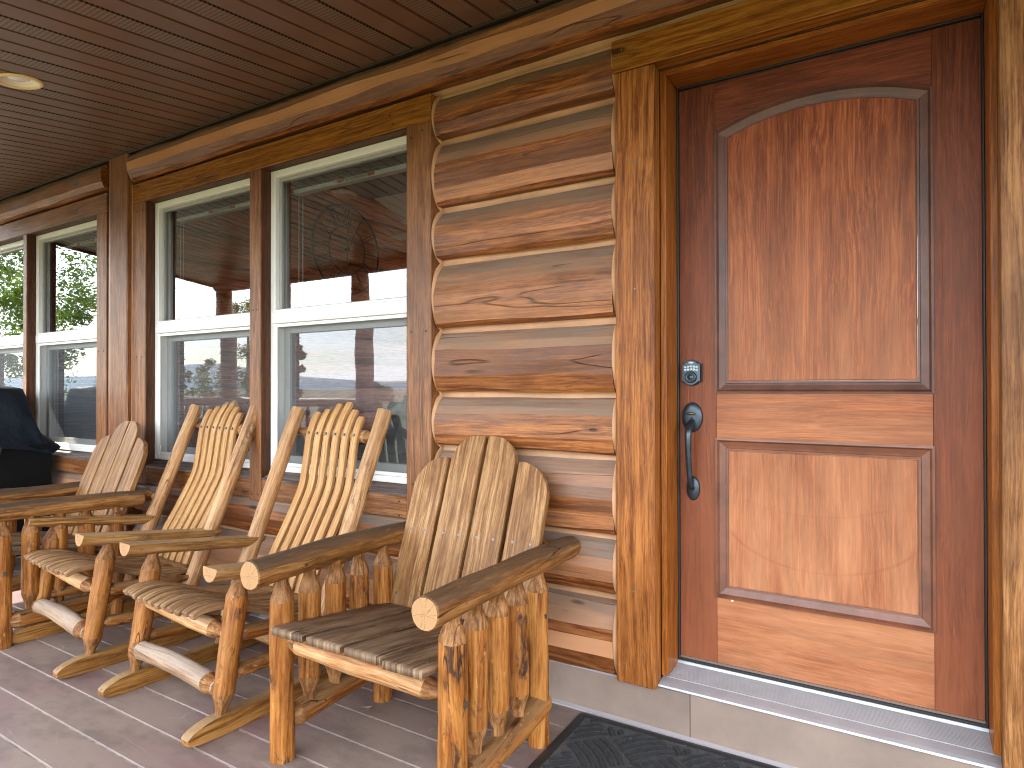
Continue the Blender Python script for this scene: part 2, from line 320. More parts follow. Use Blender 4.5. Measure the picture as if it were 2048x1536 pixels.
def extrude_poly(bm, pts, y0, y1, plane='XZ'):
    """polygon given in a plane, extruded along the third axis"""
    def P(a, b, c): return {'XZ': (a, c, b), 'YZ': (c, a, b), 'XY': (a, b, c)}[plane]
    A = [bm.verts.new(P(a, b, y0)) for a, b in pts]; B = [bm.verts.new(P(a, b, y1)) for a, b in pts]
    bm.faces.new(A); bm.faces.new(B[::-1]); n = len(pts)
    for i in range(n): bm.faces.new([A[i], A[(i+1) % n], B[(i+1) % n], B[i]])
def frame_of(a, b):
    a, b = Vector(a), Vector(b); q = (b-a).to_track_quat('Z', 'Y')
    return Matrix.Translation(a) @ q.to_matrix().to_4x4(), (b-a).length

def log_mesh(name, L, r0, r1, t0=0, t1=0, seed=0, bend=0, sides=20, lump=.05, ten=.5, sh=.045, flat=0):
    """round pole along +Z; t0/t1 = length of the whittled tenon at each end (0: sawn square)"""
    n = max(10, int(L/.028)); zs = [L*i/n for i in range(n+1)]
    for T in ((t0, 0), (t1, 1)):
        if T[0]:
            for z in (T[0], T[0]+sh, T[0]+sh+.006):
                zs.append(z if T[1] == 0 else L-z)
    zs = sorted(set(round(z, 4) for z in zs if 0 <= z <= L))
    bm = bmesh.new(); rings = []
    bd = seed*1.3
    for z in zs:
        t = z/L; r = r0+(r1-r0)*t; ring = []; f = 1.0
        for tl, zz in ((t0, z), (t1, L-z)):
            if tl:
                if zz <= tl: f = min(f, ten+.02)
                elif zz < tl+sh: f = min(f, ten+(.96-ten)*((zz-tl)/sh)**.8)
        ox = bend*math.sin(PI*t)*math.cos(bd); oy = bend*math.sin(PI*t)*math.sin(bd)
        for k in range(sides):
            a = 2*PI*k/sides
            nn = noise.noise(Vector((math.cos(a)*1.1+seed*3.1, math.sin(a)*1.1, z*5+seed)))*lump*1.6 + noise.noise(Vector((math.cos(a)*2.5, math.sin(a)*2.5+seed*7, z*22)))*lump*.5
            if f < 1: nn = nn*.3 + .018*math.cos(5*a+seed)*(1 if f < .97 else 0)
            rr = r*f*(1+nn)
            y = rr*math.sin(a)
            if flat and y > r*flat: y = r*flat
            ring.append(bm.verts.new((ox+rr*math.cos(a), oy+y, z)))
        rings.append(ring)
    for i in range(len(rings)-1):
        for k in range(sides):
            f = bm.faces.new([rings[i][k], rings[i][(k+1) % sides], rings[i+1][(k+1) % sides], rings[i+1][k]]); f.smooth = True
            zm = (zs[i]+zs[i+1])/2
            if (t0 and zm < t0+sh+.006) or (t1 and L-zm < t1+sh+.006): f.material_index = 2
    for rg, sgn, idx in ((rings[0], -1, 0), (rings[-1], 1, 1)):
        # small chamfer then cap
        cz = zs[0] if idx == 0 else zs[-1]
        c = Vector((0, 0, 0))
        for v in rg: c += v.co
        c /= len(rg); inner = [bm.verts.new(c+(v.co-c)*.93+Vector((0, 0, sgn*.004))) for v in rg]
        for k in range(sides):
            f = bm.faces.new([rg[k], rg[(k+1) % sides], inner[(k+1) % sides], inner[k]]); f.smooth = False
        f = bm.faces.new(inner); f.material_index = 1
        for k in range(sides):
            for va, vb in ((rg[k], rg[(k+1) % sides]), (inner[k], inner[(k+1) % sides])):
                e = bm.edges.get((va, vb))
                if e: e.smooth = False
    bmesh.ops.recalc_face_normals(bm, faces=bm.faces)
    for i, z in enumerate(zs):
        for tl, zz in ((t0, z), (t1, L-z)):
            if tl and abs(zz-(tl+sh+.006)) < .0011:
                for k in range(sides):
                    e = bm.edges.get((rings[i][k], rings[i][(k+1) % sides]))
                    if e: e.smooth = False
    me = D.meshes.new(name); bm.to_mesh(me); bm.free(); return me
def pole(name, a, b, r0, r1, parent, mat, t0=0, t1=0, seed=None, bend=0, lump=.075, flat=0, roll=0, ten=.5, sh=.045):
    M, L = frame_of(a, b)
    if roll: M = M @ Matrix.Rotation(roll, 4, 'Z')
    me = log_mesh(name, L, r0, r1, t0, t1, rnd.random()*50 if seed is None else seed, bend, lump=lump, flat=flat, ten=ten, sh=sh)
    return link(name, me, parent, (mat, ENDL(), m_cut()), M)
def sweep(name, path, w, th, parent, mat, x0, ch=.003, rnds=None, smooth=True):
    """slat: rectangular section w (along X) x th, swept along (y, z) path at x0"""
    bm = bmesh.new(); rings = []; n = len(path); P = [Vector((0, p[0], p[1])) for p in path]; run = []; arc = 0
    for i, p in enumerate(P):
        d = (P[min(i+1, n-1)]-P[max(i-1, 0)]).normalized(); nn = Vector((0, -d.z, d.y))
        ww, tt = w/2, th/2
        if i in (0, n-1): ww -= ch*.6; tt -= ch*.6
        sec = ((-ww, -tt+ch), (-ww+ch, -tt), (ww-ch, -tt), (ww, -tt+ch), (ww, tt-ch), (ww-ch, tt), (-ww+ch, tt), (-ww, tt-ch))
        rings.append([bm.verts.new(p+Vector((a, 0, 0))+nn*b) for a, b in sec]); arc += (P[i]-P[i-1]).length if i else 0; run += [c for a, b in sec for c in (a, b, arc)]
    for i in range(n-1):
        for k in range(8):
            f = bm.faces.new([rings[i][k], rings[i][(k+1) % 8], rings[i+1][(k+1) % 8], rings[i+1][k]])
    for f in bm.faces: f.smooth = True
    for rg in rings:
        for k in range(8):
            pass
    for i in range(n-1):
        for k in range(8):
            e = bm.edges.get((rings[i][k], rings[i+1][k]))
            if e and k in (0, 3, 4, 7): e.smooth = False
    bm.faces.new(rings[0]); bm.faces.new(rings[-1][::-1])
    me = fin(bm, name); at_ = me.attributes.new('run', 'FLOAT_VECTOR', 'POINT'); at_.data.foreach_set('vector', run)
    o = link(name, me, parent, (mat,)); o.location = (x0, 0, 0); return o
def interp(path, n):
    """Catmull-Rom through the points"""
    out_ = []
    P = [path[0]]+list(path)+[path[-1]]
    for i in range(1, len(P)-2):
        for j in range(n):
            t = j/n; r = []
            for c in range(len(path[0])):
                a, b, c_, d = P[i-1][c], P[i][c], P[i+1][c], P[i+2][c]
                r.append(.5*((2*b)+(-a+c_)*t+(2*a-5*b+4*c_-d)*t*t+(-a+3*b-3*c_+d)*t**3))
            out_.append(tuple(r))
    out_.append(tuple(path[-1])); return out_
def disc(name, c, nrm, r, h, parent, mat, seg=12, dome=0):
    """short pin standing on a surface"""
    q = Vector(nrm).to_track_quat('Z', 'Y'); M = Matrix.Translation(Vector(c)) @ q.to_matrix().to_4x4()
    bm = bmesh.new(); prof = [(r, -.004), (r, h*.6), (r*.8, h)] + ([(r*.45, h+dome)] if dome else [])
    rs = [[bm.verts.new((a*math.cos(2*PI*k/seg), a*math.sin(2*PI*k/seg), z)) for k in range(seg)] for a, z in prof]
    for i in range(len(rs)-1):
        for k in range(seg): bm.faces.new([rs[i][k], rs[i][(k+1) % seg], rs[i+1][(k+1) % seg], rs[i+1][k]])
    bm.faces.new(rs[-1]); return link(name, fin(bm, name), parent, (mat,), M)
def m_screw(): return plain('screw_steel', (.16,.155,.15), .45, metal=.8)
def m_hole(): return plain('screw_recess', (.035,.02,.012), .8)

# ------------------------------------------------------------------ setting: ground, hills, deck
def grid_mesh(name, f, x0, x1, nx, y0, y1, ny):
    bm = bmesh.new(); V = [[bm.verts.new(f(x0+(x1-x0)*i/nx, y0+(y1-y0)*j/ny)) for j in range(ny+1)] for i in range(nx+1)]
    for i in range(nx):
        for j in range(ny): bm.faces.new([V[i][j], V[i+1][j], V[i+1][j+1], V[i][j+1]])
    return fin(bm, name, True)
t = NT('dry_grass'); G = t.n('NewGeometry').outputs['Position']
c1 = t.mix(t.ramp(t.noise(G, .35, 6, .7), (.35, 0.0), (.65, 1.0)), (.050,.062,.028), (.105,.100,.055)); c1 = t.mix(t.ramp(t.noise(G, 9, 5, .7), (.4, 0.0), (.7, 1.0)), c1, (.08,.085,.045))
t.l(c1, t.b.inputs['Base Color']); t.b.inputs['Roughness'].default_value = .9
gme = D.meshes.new('ground'); gme.from_pydata([(-3000,-3000,-.95),(3000,-3000,-.95),(3000,3000,-.95),(-3000,3000,-.95)], [], [(0,1,2,3)])
go = link('ground', gme, None, (t.m,)); go['kind'] = 'structure'
hm = plain('hill_haze_blue', (.17,.22,.27), .95, var=.2, vs=.006)  # distance haze is put into the hill colour as pale blue-grey
bm = bmesh.new(); ringv = []
NH = 160
for i in range(NH):
    a = 2*PI*i/NH; hh = 14+20*noise.noise(Vector((math.cos(a)*2.1, math.sin(a)*2.1, 3.3)))+14*noise.noise(Vector((math.cos(a)*7, math.sin(a)*7, 1)))
    hh += 34*math.exp(-((a-3.72)/.10)**2)
    ringv.append([bm.verts.new((r*math.cos(a), r*math.sin(a), z)) for r, z in ((900, -.9), (1050, hh*.55), (1250, max(6, hh)), (1700, -.9))])
for i in range(NH):
    for k in range(3): bm.faces.new([ringv[i][k], ringv[(i+1) % NH][k], ringv[(i+1) % NH][k+1], ringv[i][k+1]])
ho = link('hills', fin(bm, 'hills', True), None, (hm,)); ho['kind'] = 'structure'

deck = D.objects.new('porch_floor', None); COL.objects.link(deck); deck['kind'] = 'structure'
DX0, DX1 = -6.05, 2.6
ys = [-.1525+(-.1462)*k if k else -.1525 for k in range(0, 17)]
ys = [-.153] + [-.2975-.1475*k for k in range(0, 16)]
md = m_deck()
for i in range(len(ys)-1):
    y1, y0 = ys[i], ys[i+1]; joints = [DX0, DX1]
    j = box('deck_board', DX0, DX1, y0+.0022, y1-.0022, DK-.026, DK, md, deck, .0032)
box('deck_joist', DX0+.02, DX1, ys[-1]+.02, -.16, DK-.20, DK-.03, plain('joist_brown', (.16,.13,.10), .9), deck, 0)
me_edge = plain('deck_gap_dirt', (.32,.27,.215), .9, var=.5, vs=30)
for i in range(1, len(ys)-1):
    box('groove_dirt', DX0, DX1, ys[i]-.0021, ys[i]+.0021, DK-.024, DK-.0035, me_edge, deck, 0)

# ------------------------------------------------------------------ porch ceiling
ceil = D.objects.new('porch_ceiling', None); COL.objects.link(ceil); ceil['kind'] = 'structure'
SLOPE = .117; CZ = lambda y: 2.388+SLOPE*(y+.2)
PW = .1011; CY0 = -2.50
xs0 = -1.066                                  # one edge of a vented strip
k0 = -49
def strip_mesh(vent):
    bm = bmesh.new(); y0, y1 = CY0, -.12
    sec = [(0, .012), (.0065, .012), (.0105, 0), (PW-.0035, 0), (PW-.0015, .012), (PW, .012)]
    A = [[bm.verts.new((x, y, CZ(y)+z)) for x, z in sec] for y in (y0, y1)]
    for k in range(len(sec)-1): bm.faces.new([A[0][k], A[0][k+1], A[1][k+1], A[1][k]])
    T = [[bm.verts.new((x, y, CZ(y)+.016)) for x in (0, PW)] for y in (y0, y1)]
    bm.faces.new([T[0][0], T[1][0], T[1][1], T[0][1]])
    return fin(bm, 'soffit_panel')
mev, mes = strip_mesh(True), strip_mesh(False); mev.materials.append(m_soffit(True)); mes.materials.append(m_soffit(False))
def holed(vent, k):
    bm = bmesh.new(); x0_ = xs0+k*PW; sec = [0, .012], 
    cols = [(0, .012), (.0065, .012), (.0105, 0)]+[(.0105+(PW-.014)*q/14, 0) for q in range(1, 15)]+[(PW-.0015, .012), (PW, .012)]
    yy = [CY0]+[LY-.09+.18*q/30 for q in range(31)]+[-.12]
    V = [[bm.verts.new((x, y, CZ(y)+z)) for x, z in cols] for y in yy]
    for a in range(len(yy)-1):
        for b in range(len(cols)-1):
            cx_, cy_ = x0_+(cols[b][0]+cols[b+1][0])/2, (yy[a]+yy[a+1])/2
            if math.hypot(cx_-LX, cy_-LY) < .0745: continue
            bm.faces.new([V[a][b], V[a][b+1], V[a+1][b+1], V[a+1][b]])
    me = fin(bm, 'soffit_panel'); me.materials.append(m_soffit(vent)); return me
LX, LY = -2.556, -1.035
for k in range(k0, 36):
    vent = (k % 3 == 2)                      # strip k covers xs0 + k*PW .. ; k = -1 is vented
    o = D.objects.new('soffit_panel', holed(vent, k) if k in (-16, -15) else (mev if vent else mes)); COL.objects.link(o); o.parent = ceil; o.location = (xs0+k*PW, 0, 0)
XL, XR = xs0+k0*PW, xs0+36*PW
bm = bmesh.new(); extrude_poly(bm, [(-.205, CZ(-.205)-.012), (-.205, CZ(-.205)-.001), (-.12, CZ(-.12)-.001), (-.12, CZ(-.12)-.012)], XL, XR, 'YZ')
link('soffit_channel', fin(bm, 'soffit_channel'), ceil, (plain('channel_brown', (.05,.03,.018), .4),))
bm = bmesh.new(); extrude_poly(bm, [(CY0-.03, CZ(CY0)-.012), (CY0-.03, CZ(CY0)+.16), (3.55, CZ(3.55)+.8), (3.55, CZ(3.55)+.03), (CY0, CZ(CY0)+.03), (CY0, CZ(CY0)-.012)], XL-.03, XR, 'YZ')
r_ = link('roof', fin(bm, 'roof'), ceil, (plain('roof_brown', (.10,.06,.045), .6, var=.15),))
bm = bmesh.new(); extrude_poly(bm, [(CY0, CZ(CY0)-.02), (CY0, CZ(CY0)+.14), (-.1, CZ(-.1)+.2), (-.1, CZ(-.1)-.02)], XL-.028, XL-.002, 'YZ')
link('gable_fascia', fin(bm, 'gable_fascia'), ceil, (m_trimd('Y'),))

# recessed ceiling light
LX, LY = -2.556, -1.035
lt = thing('recessed_light', 'round recessed downlight with cream trim ring in the brown porch ceiling', 'ceiling light', (LX, LY, CZ(LY)))
lt.rotation_euler = (math.atan(SLOPE), 0, 0)
def lathe(name, prof, parent, mats, seg=40, M=None, smooth=True):
    bm = bmesh.new(); rs = []
    for r, z in prof:
        rs.append([bm.verts.new((max(r, .0004)*math.cos(2*PI*k/seg), max(r, .0004)*math.sin(2*PI*k/seg), z)) for k in range(seg)])
    for i in range(len(rs)-1):
        for k in range(seg):
            f = bm.faces.new([rs[i][k], rs[i][(k+1) % seg], rs[i+1][(k+1) % seg], rs[i+1][k]]); f.smooth = smooth
    return link(name, fin(bm, name, smooth), parent, mats, M)
lathe('trim_ring', [(.088, -.001), (.087, -.006), (.080, -.009), (.070, -.007), (.066, .004)], lt, (plain('trim_cream', (.82,.62,.30), .4),))
lathe('reflector', [(.070, -.004), (.064, .004), (.052, .018), (.047, .024)], lt, (plain('baffle_white', (.85,.78,.72), .35),))
lathe('lens', [(.047, .024), (.044, .014), (.030, .006), (.0005, .003)], lt, (plain('bulb_frost', (.85,.83,.86), .15),))

# ------------------------------------------------------------------ log house front wall
house = thing('log_house', 'log cabin front with chinked stained logs, windows and timber trim along the porch', 'house')
YC, YB = -.130, -.188                      # chink plane, log belly
def log_profile(z0, z1, seed, yc=YC, yb=YB):
    r = random.Random(seed); h = z1-z0; g = .012
    ts = [(-.0, .10), (.0, .50), (.05, .70+.1*r.random()), (.22+.06*r.random(), .95), (.42+.1*r.random(), 1.0), (.63+.06*r.random(), .93-.05*r.random()), (.82, .62), (.95, .22), (1.0, .0)]
    pts = [(yc+(yb-yc)*b, z0+g+(h-2*g)*t) for t, b in ts]
    return [(yc+.03, z0+g)]+pts+[(yc+.03, z1-g)]
def wall_log(x0, x1, z0, z1, seed, yc=YC, yb=YB, round_end=0):
    L = x1-x0; n = max(6, int(L/.06)); pr = log_profile(z0, z1, seed, yc, yb); zc = (z0+z1)/2
    bm = bmesh.new(); rings = []
    for i in range(n+1):
        x = -L/2+L*i/n; ring = []
        for j, (y, z) in enumerate(pr):
            wx = x*1.4+seed*11.3
            dz = .010*noise.noise(Vector((wx*2, j*7.7, seed))) if 1 < j < len(pr)-2 else .003*noise.noise(Vector((wx*3, j, 2)))
            dy = .006*noise.noise(Vector((wx*2.2, j*3.1+50, seed))) if 1 < j < len(pr)-2 else 0
            ring.append(bm.verts.new((x, y+dy, z-zc+dz)))
        rings.append(ring)
    m = len(pr)
    for i in range(n):
        for j in range(m-1):
            bm.faces.new([rings[i][j], rings[i+1][j], rings[i+1][j+1], rings[i][j+1]])
    bm.faces.new(rings[0]); bm.faces.new(rings[-1][::-1])
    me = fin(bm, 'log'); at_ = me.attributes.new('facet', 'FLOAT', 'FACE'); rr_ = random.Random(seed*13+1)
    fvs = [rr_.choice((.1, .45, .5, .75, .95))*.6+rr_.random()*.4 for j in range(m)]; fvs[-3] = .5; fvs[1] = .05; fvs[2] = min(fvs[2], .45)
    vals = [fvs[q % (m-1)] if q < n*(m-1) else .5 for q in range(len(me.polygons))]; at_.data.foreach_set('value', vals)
    o = link('log', me, house, (m_log('X'),)); o.location = ((x0+x1)/2, 0, zc)
    return o
def chink_body(x0, x1, zb, seed, yc=YC, yb=YB):
    """mortar behind and between the logs, following their bellies a little inside, one strip per joint + end fillets"""
    for z in zb:
        pr = [(yc+.03, z-.026), (yc-.004, z-.024), (yc+.003, z-.008), (yc+.005, z+.004), (yc-.003, z+.022), (yc+.0, z+.034), (yc+.03, z+.036)]
        bm = bmesh.new(); n = max(4, int((x1-x0)/.08)); rings = []
        for i in range(n+1):
            x = x0+(x1-x0)*i/n
            rings.append([bm.verts.new((x-(x0+x1)/2, y+.002*noise.noise(Vector((x*4, k, z))), zz-z+.003*noise.noise(Vector((x*5, k+9, z))))) for k, (y, zz) in enumerate(pr)])
        for i in range(n):
            for k in range(len(pr)-1): bm.faces.new([rings[i][k], rings[i+1][k], rings[i+1][k+1], rings[i][k+1]])
        o = link('chinking', fin(bm, 'chinking', True), house, (m_chink(),)); o.location = ((x0+x1)/2, 0, z)
def caulk(x0, x1, B, seeds, yb=YB, yc=YC):
    """tan fillet closing the cut log ends against the timber trim: wavy outline"""
    bm = bmesh.new(); pts = []
    for i in range(len(B)-1):
        h = B[i+1]-B[i]
        for k in range(12):
            tt = k/12; pts.append((yc-.004+(yb-yc)*.93*(math.sin(PI*tt)**.55 if 0 < tt < 1 else 0), B[i]+h*tt))
    pts.append((yc-.004, B[-1]))
    xs = [x0, x0+(x1-x0)*.3, x1]; off = [.002, .0, -.003]
    R = [[bm.verts.new((x, y-of, z)) for y, z in pts] for x, of in zip(xs, off)]
    for i in range(2):
        for k in range(len(pts)-1): bm.faces.new([R[i][k], R[i][k+1], R[i+1][k+1], R[i+1][k]])
    for k in (0, 2):
        Bk = [bm.verts.new((xs[k], yc+.03, z)) for y, z in pts]
        for q in range(len(pts)-1): bm.faces.new([R[k][q], R[k][q+1], Bk[q+1], Bk[q]])
    link('end_caulk', fin(bm, 'end_caulk', True), house, (m_chink(),))
BZ = [-.055, .222, .435, .715, .938, 1.203, 1.486, 1.706, 1.99, 2.192]
PUR = 2.415
WX = [(-3.545, -5.9), (-3.25, -.972)]
# backing wall
# courses between window and door
TR0, TL1 = -.973, -.160
for i in range(len(BZ)-1):
    wall_log(TR0+.013, TL1-.014, BZ[i], BZ[i+1], 10+i)
chink_body(TR0+.001, TL1-.001, BZ[1:-1], 1)
caulk(TR0+.001, TR0+.014, BZ, 0); caulk(TL1-.015, TL1-.001, BZ, 0)
# low courses below the window sills
for i in range(0, 2):
    wall_log(-3.262, TR0-.0005+.012, BZ[i], BZ[i+1], 30+i); wall_log(-5.9, -3.54, BZ[i], BZ[i+1], 40+i)
chink_body(-3.262, TR0, BZ[1:3], 2); chink_body(-5.9, -3.54, BZ[1:3], 3)
# purlin log running over everything
wall_log(-3.245, 2.4, 2.196, PUR, 61, YC, -.232); wall_log(-5.9, -3.545, 2.196, PUR, 62, YC, -.232)
chink_body(-3.262, 2.4, [2.192], 4, YC-.012); chink_body(-5.9, -3.54, [2.192], 5, YC-.012)
bm = bmesh.new()                           # caulked end of the purlin log
pe = log_profile(2.196, PUR, 61, YC, -.226)
extrude_poly(bm, [(y+.003, z) for y, z in pe], -3.259, -3.2455, 'YZ')
link('end_caulk', fin(bm, 'end_caulk'), house, (m_chink(),))
# backing for the whole wall (behind logs)
mb = plain('wall_backing', (.10,.07,.05), .9)
for x0, x1, z0, z1 in ((-5.95, -5.67, -.2, 2.55), (-5.67, -3.68, -.2, .41), (-3.68, -3.11, -.2, 2.55), (-3.11, -1.10, -.2, .41), (-1.10, -.045, -.2, 2.55),
                       (-5.67, -3.68, 2.09, 2.55), (-3.11, -1.10, 2.09, 2.55), (-.045, .94, 2.09, 2.55), (.94, 2.4, -.2, 2.55)):
    box('wall_core', x0, x1, -.10, .0, z0, z1, mb, house, 0)
# logs past the door
for i in range(len(BZ)-1): wall_log(1.105, 2.4, BZ[i], BZ[i+1], 80+i)
chink_body(1.1, 2.4, BZ[1:-1], 8)

# corner log crossing post
PX0, PX1, PY = -3.535, -3.268, -.215
bm = bmesh.new(); extrude_poly(bm, [(PX0, -.10), (PX0, PY+.052), (PX0+.018, PY+.030), (PX0+.045, PY+.006), (PX0+.075, PY), (PX1-.006, PY), (PX1, PY+.006), (PX1, -.10)], DK-1.25, 2.37-1.05, 'XY')
for v in bm.verts: v.co.x -= (PX0+PX1)/2
po = link('corner_post', fin(bm, 'corner_post'), house, (m_trimb('Z'),)); po.location = ((PX0+PX1)/2, 0, 1.05)
box('caulk_bead', PX1+.0005, PX1+.012, -.19, -.12, .38, 2.19, m_chink(), house, .002)

# ---- window trim boards
YT = -.190                                  # trim face
SHEAR = []
def tboard(x0, x1, z0, z1, y1=-.10, mat=None, grain=None, y0=YT, name='trim_board'):
    g = grain or ('Z' if z1-z0 > x1-x0 else 'X')
    return box(name, x0, x1, y0, y1, z0, z1, (mat or m_trimb)(g), house, .0025)
tboard(-3.258, -.976, 2.0715, 2.186, mat=m_trimh)             # header of the window pair by the door
tboard(-3.256, -3.115, .404, 2.070)
tboard(-1.105, -.974, .404, 2.070)
tboard(-2.149, -2.062, .400, 2.069, y0=-.192)
box('sill_board', -3.114, -2.150, -.188, -.10, .410, .506, m_trimb('X'), house, .003)
box('sill_board', -2.061, -1.106, -.188, -.10, .410, .506, m_trimb('X'), house, .003)
# left window group
tboard(-5.82, -3.556, 2.0715, 2.190)
tboard(-3.678, -3.556, .404, 2.070); tboard(-5.82, -5.68, .404, 2.070)
tboard(-4.705, -4.652, .400, 2.069, y0=-.192)
box('sill_board', -4.651, -3.679, -.188, -.10, .410, .506, m_trimb('X'), house, .003); box('sill_board', -5.679, -4.706, -.188, -.10, .410, .506, m_trimb('X'), house, .003)
def slope_sill(x0, x1):
    bm = bmesh.new(); extrude_poly(bm, [(-.187, .5065), (-.185, .512), (-.101, .552), (-.101, .5065)], x0, x1, 'YZ')
    link('sloped_sill', fin(bm, 'sloped_sill'), house, (wood('sill_grey', 'X', dark=(.07,.05,.045), mid=(.14,.11,.10), light=(.24,.21,.20), rough=.6, cracks=.6),))
for a, b in ((-3.114, -2.150), (-2.061, -1.106), (-4.651, -3.679), (-5.679, -4.706)): slope_sill(a, b)
# inner reveals (dark stained bucks)
def reveal(x0, x1):
    z0, z1 = .5, 2.0705; w = .004
    box('window_reveal', x0+.0005, x0+w, -.186, -.04, z0, z1, m_trimd('Z'), house, 0); box('window_reveal', x1-w, x1-.0005, -.186, -.04, z0, z1, m_trimd('Z'), house, 0)
    box('window_reveal', x0+w, x1-w, -.186, -.04, z1-w, z1-.0005, m_trimd('X'), house, 0)

# ---- windows
mv = plain('vinyl_almond', (.86,.83,.78), .35, var=.04, vs=4)
mv2 = plain('vinyl_channel', (.36,.35,.32), .45)
def window(x0, x1, lab=None):
    z0, z1 = .546, 2.066; YF = -.136; ZM = 1.30; fw = .036
    reveal(x0, x1); x0 += .004; x1 -= .004
    bm = bmesh.new()
    abox(bm, x0, x0+fw, YF, -.045, z0, z1, .003); abox(bm, x1-fw, x1, YF, -.045, z0, z1, .003)
    abox(bm, x0+fw+.0002, x1-fw-.0002, YF, -.045, z1-fw, z1, .003); abox(bm, x0+fw+.0002, x1-fw-.0002, YF, -.045, z0, z0+fw*.8, .003)
    w = link('window', fin(bm, 'window'), house, (mv,))
    def fr(name, a0, a1, c0, c1, y0, y1, t, m):
        bm = bmesh.new()
        abox(bm, a0, a0+t, y0, y1, c0, c1, .0015); abox(bm, a1-t, a1, y0, y1, c0, c1, .0015)
        abox(bm, a0+t+.0002, a1-t-.0002, y0, y1, c1-t, c1, .0015); abox(bm, a0+t+.0002, a1-t-.0002, y0, y1, c0, c0+t, .0015)
        return link(name, fin(bm, name), w, (m,))
    a0, a1 = x0+fw+.001, x1-fw-.001
    fr('upper_sash', a0+.002, a1-.002, ZM+.052, z1-fw-.002, -.112, -.085, .015, mv2)
    bm = bmesh.new(); abox(bm, x0+.012, x1-.012, YF-.006, -.07, ZM-.010, ZM+.048, .003); abox(bm, x0+.02, x1-.02, YF-.001, -.10, ZM+.0485, ZM+.060, .002)
    link('meeting_rail', fin(bm, 'meeting_rail'), w, (mv,))
    fr('screen_frame', a0-.008, a1+.008, z0+.030, ZM-.012, -.131, -.122, .016, mv)
    fr('lower_sash', a0+.006, a1-.006, z0+.034, ZM-.016, -.085, -.055, .042, mv2)
    def pane(name, y, c0, c1, m):
        me = D.meshes.new(name); X0, X1 = a0+.004, a1-.004
        me.from_pydata([(X0, y, c0), (X1, y, c0), (X1, y, c1), (X0, y, c1)], [], [(0, 1, 2, 3)])
        return link(name, me, w, (m,))
    pane('glass_pane', -.098, ZM+.055, z1-fw-.01, m_glass()); pane('glass_pane', -.070, z0+.05, ZM-.03, m_glass())
    pane('insect_screen', -.1265, z0+.04, ZM-.02, m_screen())
    bm = bmesh.new(); abox(bm, x0+fw+.012, x0+fw+.03, -.139, -.131, z0+.05, z0+.085, .002); link('screen_latch', fin(bm, 'screen_latch'), w, (mv,))
    # raised pleated blind behind the glass
    bm = bmesh.new()
    for k in range(14): abox(bm, a0+.012, a1-.012, -.028+.004*(k % 2), .004, 1.996+k*.0052, 1.996+k*.0052+.0044)
    link('blind_stack', fin(bm, 'blind_stack'), w, (plain('blind_weave', (.15,.12,.09), .8, var=.4, vs=50),))
    b = box('blind_rail', a0+.012, a1-.012, -.035, .006, 1.968, 1.992, plain('blind_white', (.88,.88,.82), .4), w, .003)
    for dx in (.42, .62):
        box('warning_tag', x0+dx-.045-x0*0, x0+dx, -.0362, -.0355, 1.973, 1.988, plain('tag_orange', (.55,.10,.03), .5), w, 0)
    box('warning_tag', x0+.425, x0+.57, -.0362, -.0355, 1.973, 1.988, plain('tag_grey', (.40,.40,.38), .5), w, 0)
    for dx in (.085, .115):
        box('blind_cord', x0+dx, x0+dx+.0025, -.03, -.0275, 1.36, 1.967, plain('cord_white', (.6,.6,.58), .6), w, 0)
    return w
for a, b in ((-3.115, -2.149), (-2.062, -1.105), (-4.652, -3.678), (-5.68, -4.705)): window(a, b)

# ---- door surround
tboard(-.160, -.0215, -.046, 2.052, mat=m_trim, y1=-.1305)                        # casing by the handle
tboard(.905, 1.100, -.17, 2.45, mat=m_trimr, y1=-.1305, y0=-.192)
tboard(-.172, .904, 2.0545, 2.166, mat=m_trimh, y0=-.193, y1=-.1305)
for x in (-.0212, .9015):                                               # dark painted edge of the casing opening
    pass
box('door_jamb', -.0205, -.0005, -.130, .045, -.018, 2.050, m_jamb('Z'), house, .002)
box('door_jamb', .8895, .9085, -.130, .045, -.018, 2.050, m_jamb('Z'), house, .002)
box('door_jamb', -.0003, .8893, -.129, .045, 2.032, 2.050, m_jamb('X'), house, .002)
box('door_jamb', -.0205, .909, -.1303, -.123, 2.0505, 2.0542, m_trimd('X'), house, 0)
mrub = plain('weatherstrip_black', (.012,.011,.011), .5)
box('weatherstrip', -.0002, .006, -.012, .012, .0, 2.031, mrub, house, .002); box('weatherstrip', .883, .8892, -.012, .012, .0, 2.031, mrub, house, .002)
box('weatherstrip', .0065, .8825, -.013, .012, 2.025, 2.0315, mrub, house, .002)
# threshold: ribbed aluminium ramp
mal = plain('threshold_aluminium', (.40,.40,.41), .42, metal=.3, var=.08, vs=14)
bm = bmesh.new(); prof = []
y = -.012; prof += [(.02, -.03), (.02, -.004), (-.010, -.004), (-.014, -.012)]
N = 16
for k in range(N):
    yy = -.020-k*.0058; zz = -.0125-.012*(k/N)
    prof += [(yy, zz), (yy-.0034, zz), (yy-.0038, zz-.0004), (yy-.0054, zz-.0005)]
prof += [(-.114, -.026), (-.150, -.0305), (-.166, -.034), (-.168, -.040), (-.163, -.043), (-.02, -.045)]
extrude_poly(bm, prof, -.0201, .9087, 'YZ'); link('threshold', fin(bm, 'threshold'), house, (mal,))
box('sill_gap', .0, .889, -.008, .03, -.0035, .0045, mrub, house, 0)
box('door_sweep', .003, .886, -.003, .02, .005, .013, plain('sweep_bronze', (.16,.11,.085), .5), house, 0)
